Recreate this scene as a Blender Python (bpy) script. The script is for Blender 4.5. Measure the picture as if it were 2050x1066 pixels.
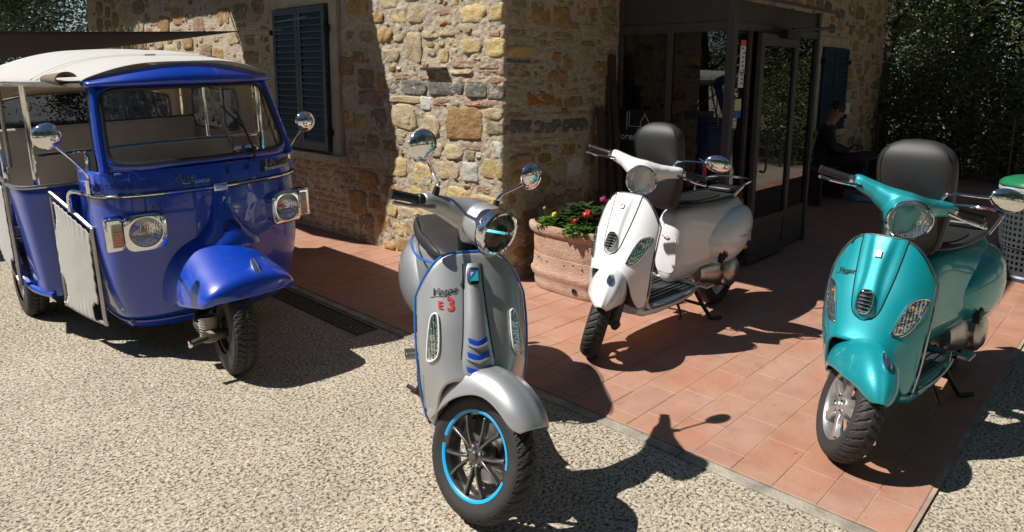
import bpy, math, random
import numpy as np
from mathutils import Matrix, Vector, noise
R = math.radians
scene = bpy.context.scene
for o in list(bpy.data.objects): bpy.data.objects.remove(o)
col = scene.collection
rng = random.Random(7)

# ------------------------------------------------------------------ camera, world, sun, exposure
cam_d = bpy.data.cameras.new('camera'); cam = bpy.data.objects.new('camera', cam_d); col.objects.link(cam)
CAM = Vector((-3.4861, -3.4307, 1.5))
_r = Vector((0.69294, -0.72094, 0.008557)); _u = Vector((0.111898, 0.119261, 0.986537)); _b = Vector((-0.712258, -0.682654, 0.163313))
cam.matrix_world = Matrix(((_r.x, _u.x, _b.x, CAM.x), (_r.y, _u.y, _b.y, CAM.y), (_r.z, _u.z, _b.z, CAM.z), (0, 0, 0, 1)))
cam_d.sensor_width = 36; cam_d.lens = 24.0; cam_d.shift_y = -0.0734; cam_d.clip_end = 500; cam_d.clip_start = .05
scene.camera = cam
SUN = Vector((-.58, .52, 1)).normalized()      # towards the sun
elev = math.asin(SUN.z); azim = math.atan2(SUN.x, SUN.y)
world = bpy.data.worlds.new('World'); scene.world = world; world.use_nodes = True
wn = world.node_tree; wn.nodes.clear()
sky = wn.nodes.new('ShaderNodeTexSky'); sky.sky_type = 'NISHITA'; sky.sun_disc = False
sky.sun_elevation = elev; sky.sun_rotation = azim; sky.air_density = .85; sky.dust_density = .15; sky.ozone_density = 1.5
bg = wn.nodes.new('ShaderNodeBackground'); bg.inputs[1].default_value = 0.05
wo = wn.nodes.new('ShaderNodeOutputWorld')
wn.links.new(sky.outputs[0], bg.inputs[0]); wn.links.new(bg.outputs[0], wo.inputs[0])
sd = bpy.data.lights.new('sun', 'SUN'); sd.energy = 5.0; sd.angle = R(.53); sd.color = (1, .965, .90)
so = bpy.data.objects.new('sun', sd); col.objects.link(so)
so.rotation_euler = (-SUN).to_track_quat('-Z', 'Y').to_euler(); so.location = (-6, 6, 12)
vs = scene.view_settings; vs.view_transform = 'Standard'; vs.look = 'None'; vs.exposure = 0.42; vs.gamma = 1
scene.render.engine = 'CYCLES'
scene.cycles.max_bounces = 8

# ------------------------------------------------------------------ materials
def nt(name):
    m = bpy.data.materials.new(name); m.use_nodes = True; n = m.node_tree
    return m, n, n.nodes['Principled BSDF']
def ramp(n, src, stops, interp='LINEAR'):
    r = n.nodes.new('ShaderNodeValToRGB'); r.color_ramp.interpolation = interp
    e = r.color_ramp.elements
    while len(e) > 1: e.remove(e[-1])
    e[0].position = stops[0][0]; e[0].color = (*stops[0][1], 1)
    for p, c in stops[1:]:
        k = e.new(p); k.color = (*c, 1)
    n.links.new(src, r.inputs[0]); return r.outputs[0]
def tex(n, kind, scale, coord='Object', detail=4, rough=.55, vec=None, mapscale=None, **kw):
    t = n.nodes.new('ShaderNodeTex' + kind)
    t.inputs['Scale'].default_value = scale
    if 'Detail' in t.inputs: t.inputs['Detail'].default_value = detail
    if 'Roughness' in t.inputs: t.inputs['Roughness'].default_value = rough
    for k, v in kw.items(): setattr(t, k, v)
    if vec is None:
        if coord == 'World':
            g = n.nodes.new('ShaderNodeNewGeometry'); vec = g.outputs['Position']
        else:
            g = n.nodes.new('ShaderNodeTexCoord'); vec = g.outputs[coord]
    if mapscale:
        mp = n.nodes.new('ShaderNodeMapping'); mp.inputs['Scale'].default_value = mapscale
        n.links.new(vec, mp.inputs[0]); vec = mp.outputs[0]
    n.links.new(vec, t.inputs['Vector']); return t
def bump(n, bsdf, src, strength=.5, dist=.01, prev=None):
    b = n.nodes.new('ShaderNodeBump'); b.inputs['Strength'].default_value = strength; b.inputs['Distance'].default_value = dist
    n.links.new(src, b.inputs['Height'])
    if prev is not None: n.links.new(prev, b.inputs['Normal'])
    n.links.new(b.outputs[0], bsdf.inputs['Normal']); return b.outputs[0]
def mixc(n, a, b, fac, mode='MIX'):
    m = n.nodes.new('ShaderNodeMix'); m.data_type = 'RGBA'; m.blend_type = mode
    for v, s in ((a, 6), (b, 7)):
        if isinstance(v, tuple): m.inputs[s].default_value = (*v, 1)
        else: n.links.new(v, m.inputs[s])
    if isinstance(fac, (int, float)): m.inputs[0].default_value = fac
    else: n.links.new(fac, m.inputs[0])
    return m.outputs[2]
def plain(name, c, rough=.5, metal=0, coat=0, spec=.5, dirt=0, bumps=None, coatr=.03):
    m, n, b = nt(name)
    b.inputs['Roughness'].default_value = rough; b.inputs['Metallic'].default_value = metal
    b.inputs['Coat Weight'].default_value = coat; b.inputs['Coat Roughness'].default_value = coatr
    b.inputs['Specular IOR Level'].default_value = spec
    t = tex(n, 'Noise', 9, detail=6)
    lo = tuple(x * (1 - dirt) for x in c)
    n.links.new(ramp(n, t.outputs[0], [(.35, lo), (.65, c)]), b.inputs['Base Color'])
    if bumps:
        t2 = tex(n, 'Noise', bumps[0], detail=5); bump(n, b, t2.outputs[0], bumps[1], bumps[2])
    return m
def paint(name, c, metal=0., rough=.35, flake=0., dust=.25, coatr=.02, add=.012):
    """car paint: base coat under a clear coat, with faint dust and fine scratches in the roughness"""
    m, n, b = nt(name)
    b.inputs['Metallic'].default_value = metal; b.inputs['Coat Weight'].default_value = 1; b.inputs['Coat IOR'].default_value = 1.5
    v = tex(n, 'Noise', 3.0, detail=7, rough=.65)
    v2 = tex(n, 'Noise', 40.0, detail=3)
    c2 = tuple(min(1, x * .93 + add) for x in c)
    n.links.new(ramp(n, v.outputs[0], [(.4, c), (.75, c2)]), b.inputs['Base Color'])
    mr = n.nodes.new('ShaderNodeMapRange'); mr.inputs[1].default_value = .35; mr.inputs[2].default_value = .75
    mr.inputs[3].default_value = rough; mr.inputs[4].default_value = rough + .12
    n.links.new(v.outputs[0], mr.inputs[0]); n.links.new(mr.outputs[0], b.inputs['Roughness'])
    mc = n.nodes.new('ShaderNodeMapRange'); mc.inputs[1].default_value = .45; mc.inputs[2].default_value = .8
    mc.inputs[3].default_value = coatr; mc.inputs[4].default_value = coatr + .1 * dust
    n.links.new(v2.outputs[0], mc.inputs[0]); n.links.new(mc.outputs[0], b.inputs['Coat Roughness'])
    return m
M = {}
M['silver'] = paint('silver_paint', (.42, .43, .44), .6, .38)
M['teal'] = paint('teal_paint', (.0, .29, .335), .3, .38)
M['white'] = paint('white_paint', (.80, .80, .80), 0, .4)
M['blue'] = paint('blue_paint', (.0, .045, .43), .0, .30, dust=.1, add=0)
M['brightblue'] = plain('blue_trim', (.008, .15, .50), .35, 0, .5)
M['cyan'] = plain('blue_rim_tape', (.0, .36, .78), .4, 0, .3)
M['deepblue'] = plain('blue_grille', (.01, .08, .55), .3, .3, .8)
M['chrome'] = plain('chrome', (.80, .80, .79), .06, 1)
M['chromedull'] = plain('worn_metal', (.48, .47, .45), .3, 1, dirt=.3)
M['alu'] = plain('silver_wheel', (.55, .55, .54), .34, .8, .3, dirt=.15)
M['gun'] = plain('gunmetal', (.16, .155, .15), .32, .85, .4)
M['black'] = plain('black_plastic', (.014, .014, .015), .45, dirt=.2, bumps=(300, .1, .001))
M['rubber'] = plain('tyre_rubber', (.028, .027, .026), .68, dirt=.35, bumps=(220, .2, .001))
M['seat'] = plain('grey_leather', (.022, .022, .023), .55, dirt=.15, bumps=(420, .35, .001))
M['mat'] = plain('floor_mat', (.03, .032, .035), .55, dirt=.3, bumps=(300, .2, .001))
M['dark'] = plain('dark_recess', (.006, .006, .007), .8)
M['darkmetal'] = plain('dirty_steel', (.10, .095, .085), .55, .6, dirt=.4)
M['red'] = plain('red_print', (.55, .03, .02), .4)
M['amber'] = plain('amber_lens', (.75, .17, .02), .15, 0, .8)
M['orange'] = plain('orange_reflector', (.8, .14, .01), .2, 0, .8)
M['white_print'] = plain('white_print', (.75, .75, .75), .5)
M['dark_print'] = plain('dark_print', (.02, .02, .02), .4)
M['skyprint'] = plain('pale_blue_print', (.12, .25, .55), .4)
M['redprint'] = plain('red_paper', (.6, .1, .1), .6)
M['yellow_print'] = plain('yellow_print', (.6, .6, .25), .6)
M['teal_print'] = plain('teal_print', (.02, .35, .38), .4)
M['blueprint'] = plain('blue_print', (.015, .10, .5), .35)
def glass(name, c=(1, 1, 1), rough=0., alpha=None):
    m, n, b = nt(name)
    n.nodes.remove(b); out = n.nodes['Material Output']
    tr = n.nodes.new('ShaderNodeBsdfTransparent'); tr.inputs[0].default_value = (*c, 1)
    gl = n.nodes.new('ShaderNodeBsdfGlossy'); gl.inputs['Roughness'].default_value = rough
    lw = n.nodes.new('ShaderNodeLayerWeight'); fr = n.nodes.new('ShaderNodeMath'); fr.operation = 'POWER'; fr.inputs[1].default_value = 5; n.links.new(lw.outputs['Facing'], fr.inputs[0])
    ns = tex(n, 'Noise', 6, detail=5)
    mx = n.nodes.new('ShaderNodeMixShader')
    mth = n.nodes.new('ShaderNodeMath'); mth.operation = 'MULTIPLY_ADD'; mth.inputs[1].default_value = .9; mth.inputs[2].default_value = alpha or .045
    n.links.new(fr.outputs[0], mth.inputs[0]); n.links.new(mth.outputs[0], mx.inputs[0])
    n.links.new(tr.outputs[0], mx.inputs[1]); n.links.new(gl.outputs[0], mx.inputs[2]); n.links.new(mx.outputs[0], out.inputs[0])
    return m
M['glass'] = glass('clear_glass', (.93, .95, .94))
M['shopglass'] = glass('shop_glass', (.42, .45, .42), 0, .13)
def lens_mat():
    m, n, b = nt('headlight_reflector')
    b.inputs['Metallic'].default_value = 1; b.inputs['Roughness'].default_value = .05; b.inputs['Base Color'].default_value = (.82, .83, .84, 1)
    w = tex(n, 'Voronoi', 16, feature='F1'); w2 = tex(n, 'Wave', 34, wave_type='BANDS', bands_direction='Y')
    p = bump(n, b, w.outputs['Distance'], .28, .02); bump(n, b, w2.outputs[1], .35, .003, p); return m
M['reflector'] = lens_mat()

# ------------------------------------------------------------------ mesh helpers
def link(o, parent=None):
    col.objects.link(o)
    if parent is not None: o.parent = parent
    return o
def tag(o, label=None, cat=None, group=None, kind=None):
    for k, v in (('label', label), ('category', cat), ('group', group), ('kind', kind)):
        if v: o[k] = v
    return o
def empty(name, loc=(0, 0, 0), rz=0, label=None, cat=None, group=None):
    o = bpy.data.objects.new(name, None); o.location = loc; o.rotation_euler = (0, 0, rz); link(o); o.empty_display_size = .1
    return tag(o, label, cat, group)
def mobj(name, V, F, mat, parent=None, smooth=True, mi=None, auto=None):
    me = bpy.data.meshes.new(name); me.from_pydata([tuple(map(float, v)) for v in V], [], F)
    mats = mat if isinstance(mat, (list, tuple)) else [mat]
    for m in mats: me.materials.append(M[m] if isinstance(m, str) else m)
    if mi is not None: me.polygons.foreach_set('material_index', mi)
    if smooth:
        me.polygons.foreach_set('use_smooth', [True] * len(me.polygons))
    me.update()
    if smooth and auto: me.set_sharp_from_angle(angle=R(auto))
    return link(bpy.data.objects.new(name, me), parent)
class MB:
    """collects boxes, tubes and sheets that make up one mesh object"""
    def __init__(s): s.V = []; s.F = []; s.mi = []
    def add(s, V, F, m=0):
        k = len(s.V); s.V += [tuple(v) for v in V]; s.F += [tuple(i + k for i in f) for f in F]; s.mi += [m] * len(F); return s
    def box(s, x0, y0, z0, x1, y1, z1, m=0, T=None):
        V = [Vector(p) for p in ((x0, y0, z0), (x1, y0, z0), (x1, y1, z0), (x0, y1, z0), (x0, y0, z1), (x1, y0, z1), (x1, y1, z1), (x0, y1, z1))]
        if T is not None: V = [T @ v for v in V]
        return s.add(V, [(0, 3, 2, 1), (4, 5, 6, 7), (0, 1, 5, 4), (1, 2, 6, 5), (2, 3, 7, 6), (3, 0, 4, 7)], m)
    def tube(s, pts, r, n=10, m=0, cap=True, smooth=0):
        P = smoothpath(pts, smooth) if smooth else [Vector(p) for p in pts]
        k = len(P); rr = r if isinstance(r, (list, tuple)) else [r] * k
        if len(rr) != k: rr = [float(np.interp(i / (k - 1), np.linspace(0, 1, len(rr)), rr)) for i in range(k)]
        V = []; t0 = (P[1] - P[0]).normalized(); up = Vector((0, 0, 1)) if abs(t0.z) < .9 else Vector((1, 0, 0))
        a = t0.cross(up).normalized()
        for i, p in enumerate(P):
            t = ((P[min(i + 1, k - 1)] - P[max(i - 1, 0)])).normalized()
            a = (a - t * a.dot(t)).normalized(); b = t.cross(a)
            for j in range(n):
                w = 2 * math.pi * j / n; V.append(p + (a * math.cos(w) + b * math.sin(w)) * rr[i])
        F = [(i * n + j, i * n + (j + 1) % n, (i + 1) * n + (j + 1) % n, (i + 1) * n + j) for i in range(k - 1) for j in range(n)]
        if cap: F += [tuple(range(n - 1, -1, -1)), tuple((k - 1) * n + j for j in range(n))]
        return s.add(V, F, m)
    def lathe(s, prof, o=(0, 0, 0), axis=(0, 1, 0), n=40, m=0, a0=0, a1=2 * math.pi):
        """prof: (radius, height along axis)"""
        ax = Vector(axis).normalized(); e = ax.orthogonal().normalized()
        if abs(ax.y) > .99: e = Vector((1, 0, 0))
        f = ax.cross(e); o = Vector(o); full = abs(a1 - a0 - 2 * math.pi) < 1e-6; k = len(prof); nn = n if full else n + 1
        V = [o + ax * h + (e * math.cos(a0 + (a1 - a0) * j / n) + f * math.sin(a0 + (a1 - a0) * j / n)) * r for (r, h) in prof for j in range(nn)]
        F = [(i * nn + j, (i + 1) * nn + j, (i + 1) * nn + (j + 1) % nn, i * nn + (j + 1) % nn) for i in range(k - 1) for j in range(n)]
        return s.add(V, F, m)
    def surf(s, fn, nu, nv, m=0, cu=False, flip=False):
        V = [fn(i / nu, j / nv) for i in range(nu + (0 if cu else 1)) for j in range(nv + 1)]
        N = nu if cu else nu + 1; w = nv + 1
        F = [(i * w + j, ((i + 1) % N) * w + j, ((i + 1) % N) * w + j + 1, i * w + j + 1) for i in range(nu) for j in range(nv)]
        if flip: F = [f[::-1] for f in F]
        return s.add(V, F, m)
    def loft(s, secs, m=0, cap=True):
        """secs: list of closed rings with the same number of points"""
        n = len(secs[0]); V = [p for r in secs for p in r]
        F = [(i * n + j, i * n + (j + 1) % n, (i + 1) * n + (j + 1) % n, (i + 1) * n + j) for i in range(len(secs) - 1) for j in range(n)]
        if cap: F += [tuple(range(n - 1, -1, -1)), tuple((len(secs) - 1) * n + j for j in range(n))]
        return s.add(V, F, m)
    def build(s, name, mat, parent=None, smooth=True, auto=35, bevel=0, solid=0, sub=0, off=-1, remesh=0, rsm=0):
        o = mobj(name, s.V, s.F, mat, parent, smooth, s.mi if isinstance(mat, (list, tuple)) else None, auto if not (sub or remesh) else None)
        if remesh:
            q = o.modifiers.new('r', 'REMESH'); q.mode = 'VOXEL'; q.voxel_size = remesh; q.use_smooth_shade = True
            if rsm: q = o.modifiers.new('s', 'SMOOTH'); q.factor = .5; q.iterations = rsm
        if solid:
            q = o.modifiers.new('t', 'SOLIDIFY'); q.thickness = solid; q.offset = off
        if bevel:
            q = o.modifiers.new('b', 'BEVEL'); q.width = bevel; q.segments = 2; q.limit_method = 'ANGLE'; q.angle_limit = R(40)
        if sub:
            q = o.modifiers.new('u', 'SUBSURF'); q.levels = sub; q.render_levels = sub
        return o
def smoothpath(pts, k):
    P = [Vector(p) for p in pts]; out = []
    for i in range(len(P) - 1):
        p0 = P[max(i - 1, 0)]; p1 = P[i]; p2 = P[i + 1]; p3 = P[min(i + 2, len(P) - 1)]
        for j in range(k):
            t = j / k
            out.append(.5 * ((2 * p1) + (p2 - p0) * t + (2 * p0 - 5 * p1 + 4 * p2 - p3) * t * t + (3 * p1 - p0 - 3 * p2 + p3) * t ** 3))
    return out + [P[-1]]
def interp(tab, x):
    """smooth (monotone-ish) interpolation of a table of (x, value)"""
    xs = [t[0] for t in tab]; ys = [t[1] for t in tab]
    if xs[0] > xs[-1]: xs = xs[::-1]; ys = ys[::-1]
    if x <= xs[0]: return ys[0]
    if x >= xs[-1]: return ys[-1]
    i = max(j for j in range(len(xs)) if xs[j] <= x); i = min(i, len(xs) - 2)
    h = xs[i + 1] - xs[i]; t = (x - xs[i]) / h
    def sl(k):
        if k == 0: return (ys[1] - ys[0]) / (xs[1] - xs[0])
        if k == len(xs) - 1: return (ys[-1] - ys[-2]) / (xs[-1] - xs[-2])
        return (ys[k + 1] - ys[k - 1]) / (xs[k + 1] - xs[k - 1])
    a = sl(i) * h; b = sl(i + 1) * h; p, q = ys[i], ys[i + 1]
    return (2 * t ** 3 - 3 * t * t + 1) * p + (t ** 3 - 2 * t * t + t) * a + (-2 * t ** 3 + 3 * t * t) * q + (t ** 3 - t * t) * b
def sring(cx, cy, a, b, n=24, e=2.4):
    """superellipse ring in 2D"""
    out = []
    for j in range(n):
        w = 2 * math.pi * j / n; c, s_ = math.cos(w), math.sin(w)
        out.append((cx + a * math.copysign(abs(c) ** (2 / e), c), cy + b * math.copysign(abs(s_) ** (2 / e), s_)))
    return out
def inst(src, parent, loc=None, mat=None):
    c = src.copy(); col.objects.link(c); c.parent = parent
    if mat is not None: c.matrix_basis = mat
    if loc is not None: c.location = loc
    return c
def patch(outline, fmap, thick=.003, rings=(0, .4, .75, .93, 1), dome=0):
    """closed 2D outline -> thin slab lying on the surface fmap(a,b,height)"""
    n = len(outline); ca = sum(p[0] for p in outline) / n; cb = sum(p[1] for p in outline) / n
    V = [fmap(ca, cb, thick + dome)]
    for r in rings[1:]:
        for (a, b) in outline:
            h = thick + dome * (1 - r * r)
            V.append(fmap(ca + (a - ca) * r, cb + (b - cb) * r, h))
    for (a, b) in outline: V.append(fmap(a, b, -.002))
    F = [(0, 1 + j, 1 + (j + 1) % n) for j in range(n)]
    for k in range(len(rings) - 1):
        o0 = 1 + k * n; o1 = o0 + n
        F += [(o0 + j, o1 + j, o1 + (j + 1) % n, o0 + (j + 1) % n) for j in range(n)]
    return V, F
def textmesh(name, body, size, fmap, mat, parent, shear=0, thick=.0015, align='CENTER', bold=0, space=1):
    cu = bpy.data.curves.new('lettering', 'FONT'); cu.body = body; cu.size = size; cu.shear = shear; cu.align_x = align; cu.align_y = 'CENTER'
    cu.resolution_u = 3; cu.offset = bold; cu.space_character = space
    tmp = bpy.data.objects.new('lettering', cu); col.objects.link(tmp)
    dg = bpy.context.evaluated_depsgraph_get(); me = bpy.data.meshes.new_from_object(tmp.evaluated_get(dg))
    V = [fmap(v.co.x, v.co.y, thick) for v in me.vertices]; F = [tuple(p.vertices) for p in me.polygons]
    bpy.data.objects.remove(tmp); bpy.data.curves.remove(cu)
    return mobj(name, V, F, mat, parent, smooth=False)
def plane_map(o, ax, ay):
    o = Vector(o); ax = Vector(ax).normalized(); ay = Vector(ay).normalized(); nn = ax.cross(ay)
    return lambda a, b, h=0: o + ax * a + ay * b + nn * h
def strokes(mb, lines, fmap, r=.001, h=.0015, m=0):
    for ln in lines: mb.tube([fmap(a, b, h) for a, b in ln], r, 5, m)

# ================================================================== THE SETTING
def ground_mat():
    m, n, b = nt('exposed_aggregate_concrete')
    v = tex(n, 'Voronoi', 105, 'World', feature='F1'); nz = tex(n, 'Noise', 75, 'World', detail=6, rough=.7)
    pit = tex(n, 'Noise', 72, 'World', detail=5, rough=.66, mapscale=(1, 1.25, 1)); big = tex(n, 'Noise', 1.3, 'World', detail=4)
    fine = tex(n, 'Noise', 170, 'World', detail=5, rough=.8)
    c = ramp(n, nz.outputs[0], [(.28, (.17, .145, .11)), (.42, (.31, .27, .215)), (.55, (.42, .38, .31)), (.72, (.56, .52, .44))])
    sep = n.nodes.new('ShaderNodeSeparateColor'); n.links.new(v.outputs['Color'], sep.inputs[0])
    pebble = ramp(n, sep.outputs[0], [(0, (.62, .56, .5)), (.35, (1.0, .95, .86)), (.7, (1.15, 1.1, 1.0)), (1, (1.25, 1.2, 1.15))])
    c = mixc(n, c, pebble, .8, 'MULTIPLY')
    ma = n.nodes.new('ShaderNodeMath'); ma.operation = 'MULTIPLY_ADD'; ma.inputs[1].default_value = .22; n.links.new(tex(n, 'Noise', 2.2, 'World', detail=3).outputs[0], ma.inputs[0]); mb_ = n.nodes.new('ShaderNodeMath'); mb_.operation = 'ADD'; mb_.inputs[1].default_value = -.11; n.links.new(pit.outputs[0], mb_.inputs[0]); n.links.new(mb_.outputs[0], ma.inputs[2])
    dark = ramp(n, ma.outputs[0], [(.36, (.8, .8, .8)), (.45, (0, 0, 0))])
    c = mixc(n, c, (.085, .068, .045), dark)
    bg_ = ramp(n, big.outputs[0], [(.32, (.84, .83, .81)), (.5, (1.0, .985, .96)), (.68, (1.14, 1.12, 1.08))])
    c = mixc(n, c, bg_, .8, 'MULTIPLY')
    c = mixc(n, c, ramp(n, fine.outputs[0], [(.3, (.55, .53, .5)), (.5, (1, 1, 1)), (.7, (1.25, 1.24, 1.2))]), .75, 'MULTIPLY')
    n.links.new(c, b.inputs['Base Color']); b.inputs['Roughness'].default_value = .9
    h = ramp(n, pit.outputs[0], [(.34, (0, 0, 0)), (.46, (1, 1, 1))])
    p = bump(n, b, h, 1.0, .016); vd = ramp(n, v.outputs['Distance'], [(0, (1, 1, 1)), (.7, (0, 0, 0))])
    p = bump(n, b, vd, .55, .006, p); bump(n, b, fine.outputs[0], .7, .003, p)
    return m
def tile_mat():
    m, n, b = nt('terracotta_tile')
    oi = n.nodes.new('ShaderNodeObjectInfo'); nz = tex(n, 'Noise', 5, 'World', detail=6, rough=.6); f = tex(n, 'Noise', 70, 'World', detail=4)
    st = tex(n, 'Noise', 1.6, 'World', detail=8, rough=.7)
    c = ramp(n, oi.outputs['Random'], [(0, (.335, .150, .090)), (.3, (.365, .170, .105)), (.6, (.385, .175, .110)), (.85, (.35, .165, .115)), (1, (.41, .195, .12))])
    c = mixc(n, c, ramp(n, nz.outputs[0], [(.3, (.80, .78, .80)), (.5, (1, 1, 1)), (.72, (1.12, 1.1, 1.0))]), .9, 'MULTIPLY')
    c = mixc(n, c, (.43, .28, .215), ramp(n, st.outputs[0], [(.40, (.12, .12, .12)), (.66, (.75, .75, .75))]))
    st2 = tex(n, 'Noise', 3.3, 'World', detail=8, rough=.75); c = mixc(n, c, (.24, .12, .085), ramp(n, st2.outputs[0], [(.56, (0, 0, 0)), (.70, (.55, .55, .55))]))
    c = mixc(n, c, (.20, .095, .06), ramp(n, f.outputs[0], [(.3, (.6, .6, .6)), (.40, (0, 0, 0))]))
    n.links.new(c, b.inputs['Base Color']); b.inputs['Roughness'].default_value = .62; b.inputs['Specular IOR Level'].default_value = .35
    p = bump(n, b, nz.outputs[0], .25, .004); bump(n, b, f.outputs[0], .35, .0015, p)
    return m
def stone_mat(name, cols, scale=14, strength=.7):
    m, n, b = nt(name)
    oi = n.nodes.new('ShaderNodeObjectInfo'); a = tex(n, 'Noise', scale, 'World', detail=8, rough=.68, mapscale=(1, 1, 1.8)); f = tex(n, 'Noise', 65, 'World', detail=6, rough=.7)
    st = tex(n, 'Voronoi', 38, 'World', feature='DISTANCE_TO_EDGE')
    c = ramp(n, a.outputs[0], [(.25, cols[0]), (.45, cols[1]), (.6, cols[2]), (.75, cols[3])])
    c = mixc(n, c, ramp(n, oi.outputs['Random'], [(0, (.78, .76, .74)), (.5, (1, 1, 1)), (1, (1.15, 1.12, 1.1))]), .8, 'MULTIPLY')
    c = mixc(n, c, tuple(x * .35 for x in cols[0]), ramp(n, f.outputs[0], [(.30, (.7, .7, .7)), (.42, (0, 0, 0))]))
    c = mixc(n, c, (.50, .46, .40), ramp(n, f.outputs[0], [(.6, (0, 0, 0)), (.72, (.45, .45, .45))]))
    n.links.new(c, b.inputs['Base Color']); b.inputs['Roughness'].default_value = .88; b.inputs['Specular IOR Level'].default_value = .2
    p = bump(n, b, a.outputs[0], strength, .035); bump(n, b, f.outputs[0], .9, .011, p)
    return m
M['ground'] = ground_mat(); M['tile'] = tile_mat()
SM = {'O': stone_mat('ochre_sandstone', [(.20, .105, .04), (.36, .215, .09), (.46, .31, .15), (.52, .40, .24)]),
      'Y': stone_mat('yellow_limestone', [(.36, .24, .085), (.55, .40, .17), (.62, .50, .27), (.60, .53, .38)]),
      'B': stone_mat('beige_limestone', [(.33, .245, .13), (.49, .385, .235), (.58, .48, .325), (.62, .55, .42)]),
      'G': stone_mat('grey_pitted_stone', [(.085, .08, .068), (.18, .172, .145), (.29, .275, .235), (.42, .40, .35)], 30, 1.0),
      'N': stone_mat('olive_stone', [(.13, .105, .055), (.27, .22, .13), (.37, .32, .21), (.45, .40, .29)], 18),
      'D': stone_mat('brown_stone', [(.14, .09, .055), (.26, .18, .115), (.36, .265, .18), (.43, .34, .25)]),
      'A': stone_mat('amber_stone', [(.20, .085, .02), (.38, .185, .045), (.46, .25, .08), (.48, .32, .15)], 20),
      'W': stone_mat('white_stone', [(.42, .40, .37), (.60, .57, .53), (.66, .64, .60), (.70, .69, .66)]),
      'R': stone_mat('old_red_brick', [(.27, .145, .095), (.40, .245, .17), (.47, .33, .245), (.54, .44, .35)], 20)}
M['mortar'] = stone_mat('lime_mortar', [(.30, .24, .165), (.47, .40, .295), (.58, .51, .40), (.66, .60, .50)], 20, 1.0)
M['plaster'] = plain('beige_plaster', (.42, .37, .29), .85, dirt=.25, bumps=(30, .3, .003))
M['shutter'] = plain('dark_blue_shutter_paint', (.010, .042, .072), .5, dirt=.25, bumps=(90, .2, .001))
M['frame'] = plain('brown_grey_steel', (.075, .068, .070), .5, .2, dirt=.2)
M['concrete'] = plain('kerb_concrete', (.40, .36, .29), .9, dirt=.45, bumps=(70, .9, .006))
M['grout'] = plain('sandy_grout', (.42, .31, .23), .95, dirt=.4, bumps=(90, .4, .002))
M['wood'] = plain('weathered_planks', (.075, .05, .035), .8, dirt=.5, bumps=(40, .4, .002))
M['terracotta'] = stone_mat('planter_terracotta', [(.46, .25, .16), (.57, .37, .27), (.62, .44, .34), (.66, .52, .43)], 8, .15)
M['soil'] = plain('potting_soil', (.03, .02, .014), .95, dirt=.5, bumps=(60, .8, .01))
M['sail'] = plain('dark_brown_sail_cloth', (.018, .014, .012), .9, dirt=.2)
M['bark'] = plain('tree_bark', (.075, .055, .04), .95, dirt=.5, bumps=(25, .8, .01))
def leaf_mat(name, a, b_, tr=.35):
    m, n, b = nt(name)
    oi = n.nodes.new('ShaderNodeNewGeometry'); c = ramp(n, oi.outputs['Random Per Island'], [(0, a), (1, b_)])
    n.links.new(c, b.inputs['Base Color']); b.inputs['Roughness'].default_value = .42; b.inputs['Specular IOR Level'].default_value = .55
    t = n.nodes.new('ShaderNodeBsdfTranslucent'); n.links.new(c, t.inputs[0]); mx = n.nodes.new('ShaderNodeMixShader'); mx.inputs[0].default_value = tr
    n.links.new(b.outputs[0], mx.inputs[1]); n.links.new(t.outputs[0], mx.inputs[2]); n.links.new(mx.outputs[0], n.nodes['Material Output'].inputs[0])
    return m
M['leaf'] = leaf_mat('olive_green_leaves', (.05, .085, .025), (.19, .22, .09))
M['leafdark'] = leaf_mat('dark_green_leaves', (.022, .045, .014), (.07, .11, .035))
M['plantleaf'] = leaf_mat('bedding_plant_leaves', (.06, .15, .025), (.16, .30, .06), .3)

# ---- ground sheet
g = MB(); g.box(-70, -70, -.5, 90, 90, -.012); g.build('ground', 'ground', None, False).hide_render = False
tag(bpy.data.objects['ground'], kind='structure')

# ---- loose grit bedded in the concrete near the camera (tens of thousands of grains, one object)
M['grit'] = leaf_mat('aggregate_grains', (.22, .185, .14), (.66, .61, .52), 0)
def grit(n, x0, y0, x1, y1, seed):
    r = np.random.default_rng(seed); c = np.stack([r.uniform(x0, x1, n), r.uniform(y0, y1, n), np.full(n, -.0135)], 1)
    s = .0022 + .0048 * r.random(n) ** 2.2; a = r.uniform(0, 6.283, n); el = r.uniform(.6, 1, n); hh = s * r.uniform(.45, .8, n)
    V = np.zeros((n, 6, 3))
    for k in range(5):
        w = a + k * 6.283 / 5; q = s * r.uniform(.75, 1.15, n); V[:, k, 0] = c[:, 0] + np.cos(w) * q; V[:, k, 1] = c[:, 1] + np.sin(w) * q * el; V[:, k, 2] = c[:, 2] + r.uniform(0, .25, n) * hh
    V[:, 5] = c + np.stack([r.normal(0, .2, n) * s, r.normal(0, .2, n) * s, .001 + hh * 1.15], 1)
    base = (np.arange(n) * 6)[:, None, None]; T = np.array([[k, (k + 1) % 5, 5] for k in range(5)])[None]; return V.reshape(-1, 3), (base + T).reshape(-1, 3)
Vs, Fs, o_ = [], [], 0
for a in ((46000, -3.45, -3.3, -1.175, .8, 1), (16000, -4.6, -.6, -1.3, 2.6, 2), (9000, -1.17, -3.9, 2.6, -2.985, 3), (4000, -3.0, -3.9, -1.0, -3.0, 4)):
    v_, f_ = grit(*a); Vs.append(v_); Fs.append(f_ + o_); o_ += len(v_)
Vs = np.concatenate(Vs); Fs = np.concatenate(Fs); me = bpy.data.meshes.new('grit'); me.vertices.add(len(Vs)); me.vertices.foreach_set('co', Vs.astype(np.float32).ravel())
me.loops.add(Fs.size); me.loops.foreach_set('vertex_index', Fs.astype(np.int32).ravel()); me.polygons.add(len(Fs)); me.polygons.foreach_set('loop_start', np.arange(0, Fs.size, 3, dtype=np.int32)); me.materials.append(M['grit']); me.update(calc_edges=True); me.validate()
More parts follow.
